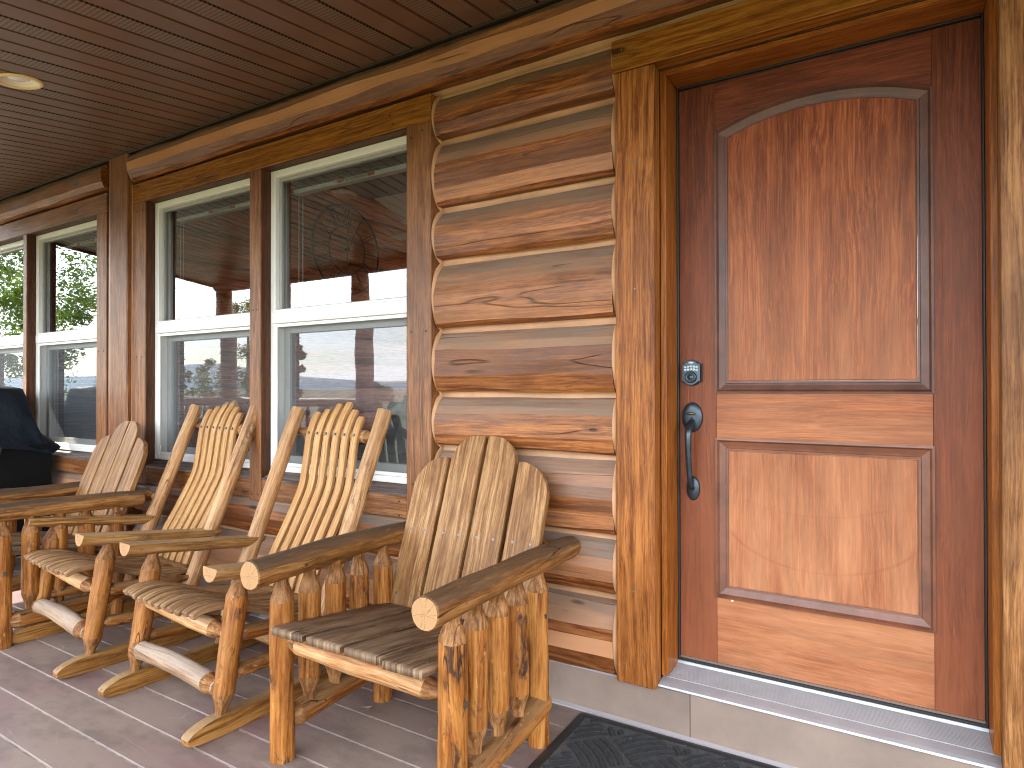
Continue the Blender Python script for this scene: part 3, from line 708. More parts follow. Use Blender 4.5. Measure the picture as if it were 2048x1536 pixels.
# skirt boards
msk = plain('skirt_paint', (.235,.168,.130), .5, var=.16, vs=5, bumps=.35, bscale=35, bd=.002)
box('skirt_board', -3.262, .0815, -.152, -.10, DK+.003, -.050, msk, house, .0015)
box('skirt_board', .0835, 2.4, -.1525, -.10, DK+.003, -.046, msk, house, .0015); box('skirt_board', -5.9, -3.54, -.152, -.10, DK+.003, -.050, msk, house, .0015)
bm = bmesh.new(); extrude_poly(bm, [(-.160, -.0495), (-.158, -.044), (-.10, -.028), (-.10, -.0495)], -3.262, -.162, 'YZ'); link('drip_cap', fin(bm, 'drip_cap'), house, (plain('drip_cap_paint', (.30,.25,.25), .45, var=.1),))
bm = bmesh.new(); extrude_poly(bm, [(-.167, DK+.0005), (-.167, DK+.006), (-.153, DK+.012), (-.153, DK+.0005)], -3.262, 2.4, 'YZ'); link('base_bead', fin(bm, 'base_bead'), house, (plain('bead_grey', (.34,.30,.30), .5),))
# screws in trim
sc = m_screw(); hl = m_hole()
for x, z in ((-.135, 2.128), (-.145, 2.112), (-.06, 2.035), (-.085, 1.735), (-.1, 1.74), (-.128, .93), (-.098, .27), (-.132, .02), (-.065, .06), (-.09, 1.30)):
    disc('screw_head', (x, -.1905 if z < 2.05 else -.1935, z), (0, -1, 0), .0035, .001, house, sc, 8)
for x, z in ((-3.2, 2.16), (-3.2, 2.09), (-3.13, 2.1), (-3.21, 2.02), (-3.15, 2.02), (-2.12, 1.36), (-2.09, 1.36), (-1.08, 1.2), (-1.0, 1.2), (-1.07, .56), (-1.03, .45), (-3.23, .46), (-3.15, .46), (-2.13, .43), (-2.08, .43),
             (-1.02, 2.04), (-1.08, 2.02), (-1.15, .48), (-1.15, .42), (-3.08, .49), (-3.07, .43), (-2.6, 2.12), (-2.0, 2.10), (-1.2, 2.14), (-1.18, 2.10), (-3.21, 1.15), (-3.15, 1.15), (-3.65, 1.2), (-3.59, 1.2)):
    disc('screw_head', (x, -.1925 if -2.15 < x < -2.06 else (-.1885 if x in (-1.15, -3.08, -3.07) else -.1905), z), (0, -1, 0), .0045, .0006, house, hl, 8)

# ------------------------------------------------------------------ front door
door = thing('front_door', 'two-panel mahogany entry door with arched upper panel and keypad lock', 'door', (0, 0, 0))
DW, DH = .889, 2.024
def arch_z(x, za=1.852, zp=1.917, xa=.134, xb=.763):
    u = (x-(xa+xb)/2)/((xb-xa)/2); return za+(zp-za)*(1-abs(u)**2.1)
def dpart(name, mk, mat, cz=1.0):
    bm = bmesh.new(); mk(bm)
    return link(name, fin(bm, name), door, (mat,))
XA, XB = .134, .763
Yb = .044
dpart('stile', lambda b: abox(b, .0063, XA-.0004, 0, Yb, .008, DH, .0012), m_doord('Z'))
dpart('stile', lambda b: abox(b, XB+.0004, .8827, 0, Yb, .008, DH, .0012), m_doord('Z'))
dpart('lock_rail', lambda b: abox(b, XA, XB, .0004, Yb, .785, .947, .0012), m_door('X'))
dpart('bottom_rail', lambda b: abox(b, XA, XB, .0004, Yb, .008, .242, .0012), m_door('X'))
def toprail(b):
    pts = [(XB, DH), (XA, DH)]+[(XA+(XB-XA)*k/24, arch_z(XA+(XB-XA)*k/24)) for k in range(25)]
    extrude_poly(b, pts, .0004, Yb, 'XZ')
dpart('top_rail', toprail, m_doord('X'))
def offs(pts, d):
    n = len(pts); r = []
    for i in range(n):
        a, b, c = Vector(pts[i-1]), Vector(pts[i]), Vector(pts[(i+1) % n])
        e1, e2 = (b-a).normalized(), (c-b).normalized(); n1, n2 = Vector((-e1.y, e1.x)), Vector((-e2.y, e2.x)); nn = (n1+n2)
        nn = nn/max(.3, nn.length_squared/2) ; r.append(tuple(b+nn*d))
    return r
def panel(pts, mmould, mfield):
    steps = [(-.0035, -.0002), (-.0035, -.0045), (.003, -.0055), (.006, -.001), (.009, .004), (.024, .010), (.030, .0115), (.0315, .008), (.0375, .0085)]
    loops = [[(x, y, z) for x, z in offs(pts, d)] for d, y in steps]
    bm = bmesh.new(); V = [[bm.verts.new(p) for p in l] for l in loops]; n = len(pts)
    for i in range(len(V)-1):
        for k in range(n): bm.faces.new([V[i][k], V[i][(k+1) % n], V[i+1][(k+1) % n], V[i+1][k]])
    link('panel_moulding', fin(bm, 'panel_moulding'), door, (mmould,))
    bm = bmesh.new(); l2 = [[(x, y, z) for x, z in offs(pts, d)] for d, y in ((.0376, .0085), (.0382, .0105), (.0405, .0105), (.0412, .006))]
    V = [[bm.verts.new(p) for p in l] for l in l2]
    for i in range(len(V)-1):
        for k in range(n): bm.faces.new([V[i][k], V[i][(k+1) % n], V[i+1][(k+1) % n], V[i+1][k]])
    bm.faces.new(V[-1]); link('panel', fin(bm, 'panel'), door, (mfield,))
low = [(XA, .242), (XB, .242), (XB, .785), (XA, .785)]
up = [(XA, .947), (XB, .947)]+[(XB-(XB-XA)*k/24, arch_z(XB-(XB-XA)*k/24)) for k in range(25)]
mmu = plain('door_moulding_dark', (.098,.036,.021), .42, var=.35, vs=9, bumps=.2, bscale=90)
mmo = plain('door_moulding', (.16,.056,.028), .42, var=.3, vs=9, coat=.05)
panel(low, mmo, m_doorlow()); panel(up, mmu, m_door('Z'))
# keypad deadbolt
mir = plain('bronze_black', (.055,.070,.085), .36, metal=.75, var=.2, vs=40); mirb = plain('bronze_edge', (.012,.012,.014), .4, metal=.5)
def keyplate(s, y0, y1, m, nm, cx=.0515, cz=1.0155):
    w, h = .035*s, .047*s; pts = []
    top = [(-w, h*.70), (-w*.80, h*.70)]+[(w*.8*math.sin(a), h*.70+(h*.30)*(1-abs(math.sin(a))**2)) for a in [math.radians(q) for q in range(-75, 76, 15)]]+[(w*.80, h*.70), (w, h*.70)]
    pts = top+[(x, -z) for x, z in reversed(top)]
    bm = bmesh.new(); extrude_poly(bm, [(cx+x, cz+z) for x, z in pts], y0, y1, 'XZ'); return link(nm, fin(bm, nm), door, (m,))
kb = keyplate(1.0, -.006, 0, mirb, 'keypad_back'); kp = keyplate(.90, -.021, -.006, mir, 'keypad_lock')
def on_door(o): return o
RX = Matrix.Rotation(PI/2, 4, 'X')
def dl(name, prof, cx, cz, parent, mat, sx=1, sz=1, seg=28):
    M = Matrix.Translation((cx, 0, cz)) @ RX @ Matrix.Diagonal((sx, sz, 1, 1))
    return lathe(name, prof, parent, (mat,), seg, M)
dl('lock_cylinder', [(.021, .021), (.0205, .026), (.0175, .030), (.014, .0305), (.0135, .029), (.0085, .029), (.008, .031), (.0004, .031)], .0515, 1.0, kp, mir)
box('keyhole', .0507, .0523, -.0316, -.0308, .995, 1.003, mirb, kp, 0)
mbt = plain('keypad_white', (.62,.68,.74), .4)
def text(s, size, M, parent, mat, name='digit'):
    cu = D.curves.new(name, 'FONT'); cu.body = s; cu.size = size; cu.align_x = 'CENTER'; cu.align_y = 'CENTER'; cu.extrude = .0002
    ob = D.objects.new(name, cu); COL.objects.link(ob); dg = bpy.context.evaluated_depsgraph_get(); me = D.meshes.new_from_object(ob.evaluated_get(dg))
    D.objects.remove(ob); D.curves.remove(cu); me.materials.clear(); return link(name, me, parent, (mat,), M)
for i, dgt in enumerate('1234567890'):
    cxx = .0515+(-.0205+.01025*(i % 5)); czz = 1.0355+(.0025*(1-abs((i % 5)-2)/2)) - .0100*(i//5)
    dl('button', [(.0042, .021), (.0042, .0222), (.0036, .0226), (.0004, .0226)], cxx, czz, kp, mbt, seg=12)
    text(dgt, .0062, Matrix.Translation((cxx, -.0229, czz)) @ RX, kp, mirb)
dl('brand_oval', [(.0095, .021), (.0093, .0218), (.0004, .0218)], .0515, 1.0505, kp, mbt, 1, .40, 16)
# handle set
hs = dl('door_handle', [(.0365, .0), (.0362, .006), (.034, .0105), (.022, .0125), (.0004, .0132)], .0515, .859, door, mir, 1.0, 1.44)
dl('lower_plate', [(.0235, .0), (.0232, .006), (.021, .0095), (.0004, .0108)], .0535, .611, hs, mir, 1, 1.58) if False else None
lp = dl('handle_foot', [(.0235, .0), (.0232, .006), (.021, .0095), (.0004, .0108)], .0535, .608, door, mir, 1, 1.8)
gp = interp([(-.008, .845), (-.030, .836), (-.054, .815), (-.060, .785), (-.056, .735), (-.047, .685), (-.038, .645), (-.026, .620), (-.006, .608)], 5)
bm = bmesh.new(); rings = []
for i, (y, z) in enumerate(gp):
    tt = i/(len(gp)-1); rr = .0115 if tt < .35 else .0115-.0035*(tt-.35)/.65
    if tt > .93: rr = .0095
    d = Vector((0, gp[min(i+1, len(gp)-1)][0]-gp[max(i-1, 0)][0], gp[min(i+1, len(gp)-1)][1]-gp[max(i-1, 0)][1])).normalized(); nn = Vector((0, -d.z, d.y))
    rings.append([bm.verts.new(Vector((.052, y, z))+Vector((1, 0, 0))*rr*math.cos(a)+nn*rr*.85*math.sin(a)) for a in [2*PI*k/14 for k in range(14)]])
for i in range(len(rings)-1):
    for k in range(14): bm.faces.new([rings[i][k], rings[i][(k+1) % 14], rings[i+1][(k+1) % 14], rings[i+1][k]])
bm.faces.new(rings[0]); bm.faces.new(rings[-1]); link('grip', fin(bm, 'grip', True), door, (mir,))
tl = dl('thumb_latch', [(.0135, .010), (.015, .024), (.014, .030), (.0004, .031)], .0515, .872, door, plain('latch_worn', (.22,.16,.09), .35, metal=.8), 1, .34)
box('key_slot', .048, .056, -.0145, -.013, .848, .860, mirb, door, 0)
disc('foot_screw', (.0535, -.010, .606), (0, -1, 0), .0055, .004, door, mir, 12, .002)
box('paint_chip', .182, .190, -.0062, -.0054, .2335, .2385, plain('chip_white', (.7,.66,.6), .6), door, 0)

# ------------------------------------------------------------------ doormat
mat_ = thing('doormat', 'black ribbed doormat lying below the front door step', 'doormat', (.42, -.50, DK), math.radians(1.0))
mm = plain('mat_carpet', (.021,.021,.022), .95, var=.6, vs=60, bumps=1.0, bscale=420, bd=.003); mrb = plain('mat_rubber', (.014,.014,.015), .55, var=.3, vs=30, bumps=.4, bscale=200)
MW, MD = .715, .335
bm = bmesh.new()
def rr_poly(w, h, r): return [(sx*(w-r)+r*math.cos(a), sy*(h-r)+r*math.sin(a)) for sx, sy, a0 in ((1,1,0),(-1,1,90),(-1,-1,180),(1,-1,270)) for a in [math.radians(a0+q) for q in (0, 45, 90)]]
A = [bm.verts.new((x, y, .001)) for x, y in rr_poly(MW, MD, .012)]; B_ = [bm.verts.new((x, y, .004)) for x, y in rr_poly(MW, MD, .012)]
C_ = [bm.verts.new((x, y, .009)) for x, y in rr_poly(MW-.018, MD-.018, .008)]; Dv = [bm.verts.new((x, y, .0075)) for x, y in rr_poly(MW-.034, MD-.034, .006)]
for P_, Q_ in ((A, B_), (B_, C_), (C_, Dv)):
    for k in range(len(A)): bm.faces.new([P_[k], P_[(k+1) % len(A)], Q_[(k+1) % len(A)], Q_[k]])
f_ = bm.faces.new(Dv); f_.material_index = 1; bm.faces.new(A[::-1]); link('rubber_border', fin(bm, 'rubber_border'), mat_, (mrb, plain('mat_groove', (.058,.058,.056), .95, var=.4, vs=80)))
bm = bmesh.new(); CS = .158; s2 = CS/2
def rib(cx, cy, ang, off, L, w=.0115):
    ca, sa = math.cos(ang), math.sin(ang); n = 7; prev = None
    for i in range(n):
        u = -L/2+L*i/(n-1); v = off + .010*(1-(2*u/L)**2)*(1 if off > -99 else 0)
        x = cx+u*ca-v*sa; y = cy+u*sa+v*ca
        if abs(x) > MW-.042 or abs(y) > MD-.042: prev = None; continue
        px, py = -sa*w/2, ca*w/2
        r = [bm.verts.new((x-px, y-py, .007)), bm.verts.new((x-px*.7, y-py*.7, .0125)), bm.verts.new((x+px*.7, y+py*.7, .0125)), bm.verts.new((x+px, y+py, .007))]
        if prev:
            for k in range(3): bm.faces.new([prev[k], prev[k+1], r[k+1], r[k]])
        prev = r
i = 0
for a in range(-9, 10):
    for b in range(-9, 10):
        cx = (a-b)*CS*.7071; cy = (a+b)*CS*.7071
        if abs(cx) > MW+.05 or abs(cy) > MD+.05: continue
        ang = math.radians(45 if (a+b) % 2 == 0 else -45)
        for k in range(5): rib(cx, cy, ang, -.066+k*.0290, CS*.97, .0215)
o = link('rib_pattern', fin(bm, 'rib_pattern'), mat_, (mm,)); o['kind'] = 'stuff'
t = NT('lint'); 
bm = bmesh.new()
for k in range(150):
    x, y = rnd.uniform(-MW+.02, MW-.02), rnd.uniform(-MD+.02, MD-.02); s = rnd.uniform(.0006, .0016)
    v = [bm.verts.new((x+dx*s, y+dy*s, .0135+dz)) for dx, dy, dz in ((-1,-1,0),(1,-1,.0005),(0,1,.001))]; bm.faces.new(v)
o = link('lint', fin(bm, 'lint'), mat_, (plain('lint_pale', (.5,.45,.38), .9),)); o['kind'] = 'stuff'

# ------------------------------------------------------------------ chairs
def armchair(label, loc, rz, arm_back, seed):
    global rnd
    rnd = random.Random(seed)
    c = thing('log_armchair', label, 'armchair', loc, rz, 'log armchairs on the porch')
    L, R = -.327, .327
    AZ = .590
    for x, y, r in ((L, 0, .0375), (R, 0, .041)):
        pole('leg', (x, y, 0), (x, y, AZ-.01), r, r*.97, c, m_clog(), 0, .028, lump=.07, sh=.05)
    for x, y in ((L+.012, .455), (R+.006, .475)):
        pole('leg', (x, y, 0), (x, y+.004, AZ-.01), .036, .034, c, m_clog(), 0, .03, lump=.08)
    for x in (L, R):
        for k in range(3):
            y = .112+.116*k
            pole('baluster', (x+rnd.uniform(-.004, .004), y, .135), (x, y, AZ-.008), .035, .036, c, m_clog(), .030, .030, lump=.07, sh=.05, ten=.55)
        pole('side_rail', (x+(.0 if x < 0 else .012), -.01, .112), (x+(.0 if x < 0 else .004), .50, .128), .038, .043, c, m_clog(), .02, 0, bend=.012)
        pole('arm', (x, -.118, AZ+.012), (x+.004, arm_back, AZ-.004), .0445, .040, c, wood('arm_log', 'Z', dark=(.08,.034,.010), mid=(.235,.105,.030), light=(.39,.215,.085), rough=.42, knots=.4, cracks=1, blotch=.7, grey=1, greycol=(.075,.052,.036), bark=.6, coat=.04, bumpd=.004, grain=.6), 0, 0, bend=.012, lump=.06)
    pole('seat_rail', (L+.018, .004, .372), (R-.018, .0, .350), .033, .031, c, wood('rail_pale', 'Z', dark=(.19,.08,.03), mid=(.39,.205,.09), light=(.56,.37,.22), rough=.5, knots=.3, cracks=.6, blotch=.9, bark=.5, bumpd=.003, grain=.7), .018, .018, sh=.04)
    pole('seat_rail', (L+.02, .44, .29), (R-.02, .45, .29), .032, .032, c, m_clog(), .018, .018)
    pole('back_rail', (L+.02, .66, .585), (R+.0, .67, .585), .034, .034, c, m_clog(), .02, .02)
    # seat boards (front to back)
    w = .134; gap = .012; n = 4; x0 = -(n*w+(n-1)*gap)/2
    for k in range(n):
        cx = x0+k*(w+gap)+w/2; f = interp([(-.066, .424), (-.06, .428), (.10, .404), (.30, .374), (.455, .350)], 3)
        dz = -.003*(k-1.5)
        o = sweep('seat_board', [(y+(.004*((k*7) % 3-1)), z+dz) for y, z in f], w, .021, c, m_greyseat('A'), cx, .0025)
        for dx in (-.035, .035):
            for y, z in ((-.015, .4315), (.40, .369)): disc('screw', (cx+dx, y, z+dz), (0, -.15, 1), .0045, .0006, c, m_screw(), 8)
    # back boards: arched top, outer corners rounded
    yb, zb, yt, zt = .468, .352, .705, .975; dv = Vector((0, yt-yb, zt-zb)); LL = dv.length
    Mb = Matrix.Translation((0, yb, zb)) @ dv.to_track_quat('Z', 'Y').to_matrix().to_4x4()
    # local: x across, z along, thickness along y
    q = dv.normalized(); nrm = Vector((0, q.z, -q.y)); Mb = Matrix(((1, 0, 0, 0), (0, nrm.y, q.y, yb), (0, nrm.z, q.z, zb), (0, 0, 0, 1)))
    w = .136; gap = .014; x0 = -(4*w+3*gap)/2
    for k in range(4):
        hgt = LL if k in (1, 2) else LL*.862; R_ = .105 if k in (1, 2) else .125
        pts = [(-w/2, 0), (w/2, 0)]
        rc = lambda sx: [(sx*(w/2-R_+R_*math.cos(a)), hgt-R_+R_*math.sin(a)) for a in [math.radians(t_) for t_ in range(0, 91, 10)]]
        if k in (2, 3): pts += rc(1)+[(-w/2+.006, hgt+.001), (-w/2, hgt-.004)]
        else: pts += [(w/2, hgt-.004), (w/2-.006, hgt+.001)]+[(x, z) for x, z in reversed([(-a_, b_) for a_, b_ in rc(1)])]
        pp = []
        for p in pts:
            if not pp or (Vector(p)-Vector(pp[-1])).length > .0008: pp.append(p)
        bm = bmesh.new(); extrude_poly(bm, pp, -.012, .012, 'XZ')
        bmesh.ops.bevel(bm, geom=[e for e in bm.edges if abs(e.verts[0].co.y-e.verts[1].co.y) < 1e-5], offset=.003, segments=2, affect='EDGES')
        me = fin(bm, 'back_board')
        b = link('back_board', me, c, (m_back('Z'),), Mb @ Matrix.Translation((x0+k*(w+gap)+w/2, .0015*(k % 2), 0)))
        for dx in (-.037, .034):
            for z in (.045, .285):
                disc('screw', (dx, -.0118, z), (0, -1, 0), .0055, .0007, b, m_screw(), 10)
    # countersunk bolt holes on the outer faces
    for x, y, z in ((R+.040, .01, .335), (R+.036, .475, .42), (R+.034, .345, .30), (L-.035, 0, .40)):
        disc('bolt_hole', (x, y-.012, z), (1 if x > 0 else -1, -.55, 0), .0105, .0006, c, m_hole(), 14)
    disc('bolt_hole', (R+.032, arm_back-.055, AZ+.008), (1, -.6, .15), .0095, .0006, c, m_hole(), 14)
    return c
A1 = armchair('log armchair beside the front door with four weathered back boards and grey seat boards', (-.655, -.912, DK), math.radians(1.8), .735, 11)
D1 = armchair('log armchair beside the black covered grill, its lower legs hidden by a rocking chair', (-3.105, -.995, DK), math.radians(-3.0), .60, 12)

def rocker(label, loc, rz, seed):
    global rnd
    rnd = random.Random(seed)
    c = thing('rocking_chair', label, 'rocking chair', loc, rz, 'slatted log rocking chairs')
    HW = .295; slope = .366
    for s in (-1, 1):
        x = s*HW
        # rocker runner
        pth = interp([(-.128, .017), (-.11, .010), (-.06, .003), (.12, .0), (.32, .0), (.52, .012), (.74, .040)], 6)
        bm = bmesh.new(); poly = [(y, z) for y, z in pth]; top = []
        for y, z in reversed(pth):
            h = .066
            if y < .0: h = .066*math.sqrt(max(0, 1-(-y/.131)**2.2))
            if y > .66: h = .066*(1-.4*((y-.66)/.08)**2)
            top.append((y, z+max(h, .010)))
        extrude_poly(bm, poly+top, x-.0215, x+.0215, 'YZ')
        bmesh.ops.bevel(bm, geom=[e for e in bm.edges if abs(e.verts[0].co.x-e.verts[1].co.x) < 1e-5], offset=.003, segments=1, affect='EDGES')
        link('rocker', fin(bm, 'rocker'), c, (m_rocker('Y'),))
        pole('leg', (x, -.006, .052), (x, .066, .512), .034, .037, c, m_clog(), .03, .016, lump=.06, sh=.045)
        pole('back_post', (x-s*.006, .335, .052), (x, .752, 1.062), .036, .033, c, m_plog(), .03, 0, lump=.05)
        pole('seat_side_rail', (x, .02, .318), (x, .40, .285), .026, .026, c, m_clog(), .02, .02, sh=.035)
        pole('side_stretcher', (x, .0, .190), (x, .36, .165), .024, .026, c, m_clog(), .02, .02, sh=.04, bend=.01)
        # arm: half round with a flat top
        a, b = Vector((x, -.045, .556)), Vector((x, .555, .474)); dvv = (b-a); Lr = dvv.length; d_ = dvv.normalized(); upv = Vector((0, -d_.z, d_.y))
        bm = bmesh.new(); rings = []; n = 22
        for i in range(n+1):
            u = i/n; rr = .042*(1+.05*noise.noise(Vector((u*5, seed, s)))); cc = []
            if u > .9: rr *= 1-.45*((u-.9)/.1)
            for k in range(13):
                ang = PI+PI*k/12; cc.append(Vector((rr*math.cos(ang), 0, 0))+Vector((0, 0, 1))*(rr*1.12*math.sin(ang)))
            rings.append([bm.verts.new((v.x, v.z+.022, u*Lr)) for v in cc])
        for i in range(n):
            for k in range(12):
                f = bm.faces.new([rings[i][k], rings[i][k+1], rings[i+1][k+1], rings[i+1][k]]); f.smooth = True
            f = bm.faces.new([rings[i][12], rings[i][0], rings[i+1][0], rings[i+1][12]])
        for rg, in ((rings[0],), (rings[-1],)):
            f = bm.faces.new(rg); f.material_index = 1
        for i in range(n):
            for k in (0, 12):
                e = bm.edges.get((rings[i][k], rings[i+1][k]))
                if e: e.smooth = False
        for rg in (rings[0], rings[-1]):
            for k in range(13):
                e = bm.edges.get((rg[k], rg[(k+1) % 13]))
                if e: e.smooth = False
        bmesh.ops.recalc_face_normals(bm, faces=bm.faces); me = D.meshes.new('arm'); bm.to_mesh(me); bm.free()
        M = Matrix(((1, 0, 0, a.x), (0, upv.y, d_.y, a.y), (0, upv.z, d_.z, a.z-.012), (0, 0, 0, 1)))
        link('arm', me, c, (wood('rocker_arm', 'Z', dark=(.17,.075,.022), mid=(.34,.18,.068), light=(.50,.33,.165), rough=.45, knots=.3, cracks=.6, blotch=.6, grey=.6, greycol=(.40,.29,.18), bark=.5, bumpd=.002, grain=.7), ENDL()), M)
    pole('footrest', (-HW+.018, -.010, .158), (HW-.018, -.008, .152), .034, .036, c, m_bleach(), .012, .012, sh=.03, lump=.09, bend=.012, ten=.7)
    pole('front_rail', (-HW+.018, .024, .345), (HW-.018, .020, .328), .029, .031, c, m_plog(), .012, .012, sh=.04, bend=.006)
    pole('rear_rail', (-HW+.02, .44, .290), (HW-.02, .44, .290), .028, .028, c, m_clog(), .015, .015)
    pole('lower_rail', (-HW+.02, .36, .16), (HW-.02, .36, .15), .025, .027, c, m_plog(), .02, .02, bend=.01)
    pole('top_rail', (-HW+.015, .745, .955), (HW-.015, .745, .945), .027, .028, c, m_plog(), .03, .03, sh=.05)
    prof = [(.455, .300), (.500, .405), (.560, .510), (.622, .620), (.668, .715), (.686, .800), (.700, .890), (.712, .950), (.742, 1.020), (.792, 1.095)]
    pr = interp(prof, 6)
    for k in range(6):
        x = (-.155+.062*k); cut = (.048, .026, .008, 0, .022, .050)[k]
        P_ = [p for p in pr if p[1] < 1.096-cut]; 
        wid = .040
        o = sweep('back_slat', P_, wid, .020, c, m_slat('A'), x, .0035)
        disc('screw', (0, .6975, .957), (0, -1, .15), .0062, .0015, o, m_screw(), 10)
    sp = interp([(-.070, .396), (-.045, .407), (-.01, .411), (.05, .403), (.13, .372), (.22, .338), (.33, .312), (.44, .298), (.475, .296)], 5)
    nS = 12
    for k in range(nS):
        x = -.232+.0422*k; dd = .004*math.sin(k*2.1)
        e = .012*(1-((k-5.5)/5.5)**2)
        P_ = [(y-e*(1-min(1, i/7))+dd*.3, z) for i, (y, z) in enumerate(sp)]
        sweep('seat_slat', [(y, z+.0022*((k*5) % 3-1)) for y, z in P_], .0290, .020, c, m_seat('A'), x, .003)
    return c
B1 = rocker('rocking chair next to the armchair by the door, pale curved back slats', (-1.572, -.917, DK), math.radians(-3.0), 21)
C1 = rocker('rocking chair next to the corner post, between the other rocker and the far armchair', (-2.478, -.893, DK), math.radians(-4.6), 22)

# ------------------------------------------------------------------ covered grill
gr = thing('barbecue_grill', 'gas barbecue on a cart under a black fabric cover against the window', 'grill', (-4.62, -.50, DK))
mcov = plain('cover_fabric', (.007,.010,.017), .5, var=.5, vs=6, bumps=.5, bscale=8, bd=.03, spec=.35)
def cov(u, v):
    # u around 0..1, v 0 top .. 1 hem
    a = 2*PI*u; ca, sa = math.cos(a), math.sin(a)
    sx = (abs(ca)**.45)*(1 if ca >= 0 else -1); sy = (abs(sa)**.45)*(1 if sa >= 0 else -1)
    if v < .3: q = v/.3; w, d, z = .30*q**.6, .20*q**.6, 1.185-.02*q*q
    elif v < .62: q = (v-.3)/.32; w, d, z = .30+.10*q, .20+.06*q, 1.165-.25*q
    else: q = (v-.62)/.38; w, d, z = .40+.14*q, .26+.05*q, .915-.16*q
    x, y = w*sx, d*sy
    fold = noise.noise(Vector((ca*2.2+1, sa*2.2, v*2.5)))*.055*v+.018*math.sin(a*9+v*4)*max(0, v-.45)*2
    z += -.05*max(0, math.sin(a*2+.8))*max(0, v-.6)*2-.07*max(0, v-.7)/.3*max(0, -ca)
    if v > .6: z += (.09*max(0, ca-.55)/.45*(v-.6)/.4)*max(0, -sa+.6)
    return Vector((x*(1+fold/.4), y*(1+fold/.4), z+fold*.5))
bm = bmesh.new(); NU, NV = 64, 26; V = [[bm.verts.new(cov(i/NU, max(.02, j/NV))) for j in range(NV+1)] for i in range(NU)]
for i in range(NU):
    for j in range(NV): bm.faces.new([V[i][j], V[(i+1) % NU][j], V[(i+1) % NU][j+1], V[i][j+1]])
bm.faces.new([V[i][0] for i in range(NU)])
co = link('cover', fin(bm, 'cover', True), gr, (mcov,))
bm = bmesh.new()                                # flaring corner flap
fl = [[(.46, -.22, .86), (.50, -.05, .80)], [(.60, -.24, .80), (.62, -.08, .74)], [(.72, -.22, .79), (.72, -.12, .745)], [(.83, -.18, .845), (.82, -.14, .82)]]
vv = [[bm.verts.new(p) for p in r] for r in fl]
for i in range(3): bm.faces.new([vv[i][0], vv[i+1][0], vv[i+1][1], vv[i][1]])
link('cover_flap', fin(bm, 'cover_flap', True), gr, (mcov,))
mblk = plain('cart_black', (.004,.004,.004), .6, spec=.12)
def gb(n, *a, m=mblk): return box(n, *a, m, gr, .004)
gb('cart_side', -.40, -.37, -.24, .24, .10, .80); gb('cart_side', .49, .52, -.24, .24, .10, .80); gb('cart_shelf', -.37, .49, -.24, .24, .10, .13); gb('cart_back', -.37, .49, .22, .24, .13, .80); gb('cart_door', -.365, -.005, -.25, -.235, .14, .72); gb('cart_door', .005, .488, -.25, -.235, .14, .72)
box('firebox', -.33, .33, -.19, .19, .802, .90, plain('firebox_steel', (.004,.004,.004), .6, spec=.12), gr, .02)
for x in (-.36, .36):
    for y in (-.2, .2): lathe('caster', [(.0004, -.018), (.034, -.018), (.038, -.008), (.038, .008), (.034, .018), (.0004, .018)], gr, (mblk,), 20, Matrix.Translation((x, y, .04)) @ Matrix.Rotation(PI/2, 4, 'Y'))
for x in (): lathe('burner_knob', [(.0004, .03), (.018, .028), (.022, .0), (.022, -.002)], gr, (plain('knob_steel', (.3,.3,.3), .3, metal=1),), 18, Matrix.Translation((x, -.252, .765)) @ RX)
box('hose_valve', .425, .445, -.20, -.18, .30, .42, plain('valve_brass', (.35,.28,.12), .35, metal=.8), gr, .004)

# ------------------------------------------------------------------ porch structure seen in the glass
mpost = wood('porch_post', 'Z', dark=(.10,.05,.022), mid=(.22,.12,.06), light=(.34,.21,.12), rough=.5)
for i, (x, s) in enumerate(((-5.86, 'at the end of the porch near the trees'), (-3.75, 'facing the window pair'), (2.2, 'beyond the front door'))):
    p_ = pole('porch_post', (x, -2.38, DK), (x, -2.38, 2.06), .09, .085, None, mpost, seed=i); tag(p_, 'round log post holding the porch roof, '+s, 'post', 'log posts of the porch')
bm_ = pole('porch_beam', (-5.98, -2.38, 2.118), (2.5, -2.38, 2.118), .06, .06, None, wood('porch_beam', 'Z', dark=(.07,.03,.015), mid=(.14,.06,.03), light=(.22,.11,.06), rough=.5)); tag(bm_, 'long round log beam carried by the porch posts', 'beam')
def railing(x0, y0, x1, y1, label):
    r = thing('porch_railing', label, 'railing', (x0, y0, DK))
    d = Vector((x1-x0, y1-y0, 0)); L_ = d.length; m_ = m_clog()
    pole('top_rail', (0, 0, 1.02), (d.x, d.y, 1.02), .045, .045, r, m_trim('Z'), seed=1); pole('bottom_rail', (0, 0, .12), (d.x, d.y, .12), .035, .035, r, m_trim('Z'), seed=2)
    n = int(L_/.19); me = None
    for i in range(1, n):
        p_ = d*(i/n)
        if me is None:
            b = pole('baluster', (p_.x, p_.y, .13), (p_.x, p_.y, 1.0), .022, .022, r, m_trim('Z'), .03, .03, seed=3); me = b
        else:
            b = me.copy(); COL.objects.link(b); b.location = (p_.x, p_.y, .13)
    return r
railing(-5.76, -2.44, -3.85, -2.44, 'log railing between the porch posts opposite the windows')
railing(-5.86, -2.30, -5.86, -.22, 'short log railing closing the end of the porch')
gut = box('rain_gutter', XL-.03, XR, CY0-.15, CY0-.032, CZ(CY0)-.005, CZ(CY0)+.12, plain('gutter_brown', (.07,.035,.025), .35), None, .01); tag(gut, 'brown metal rain gutter along the porch eave', 'gutter')

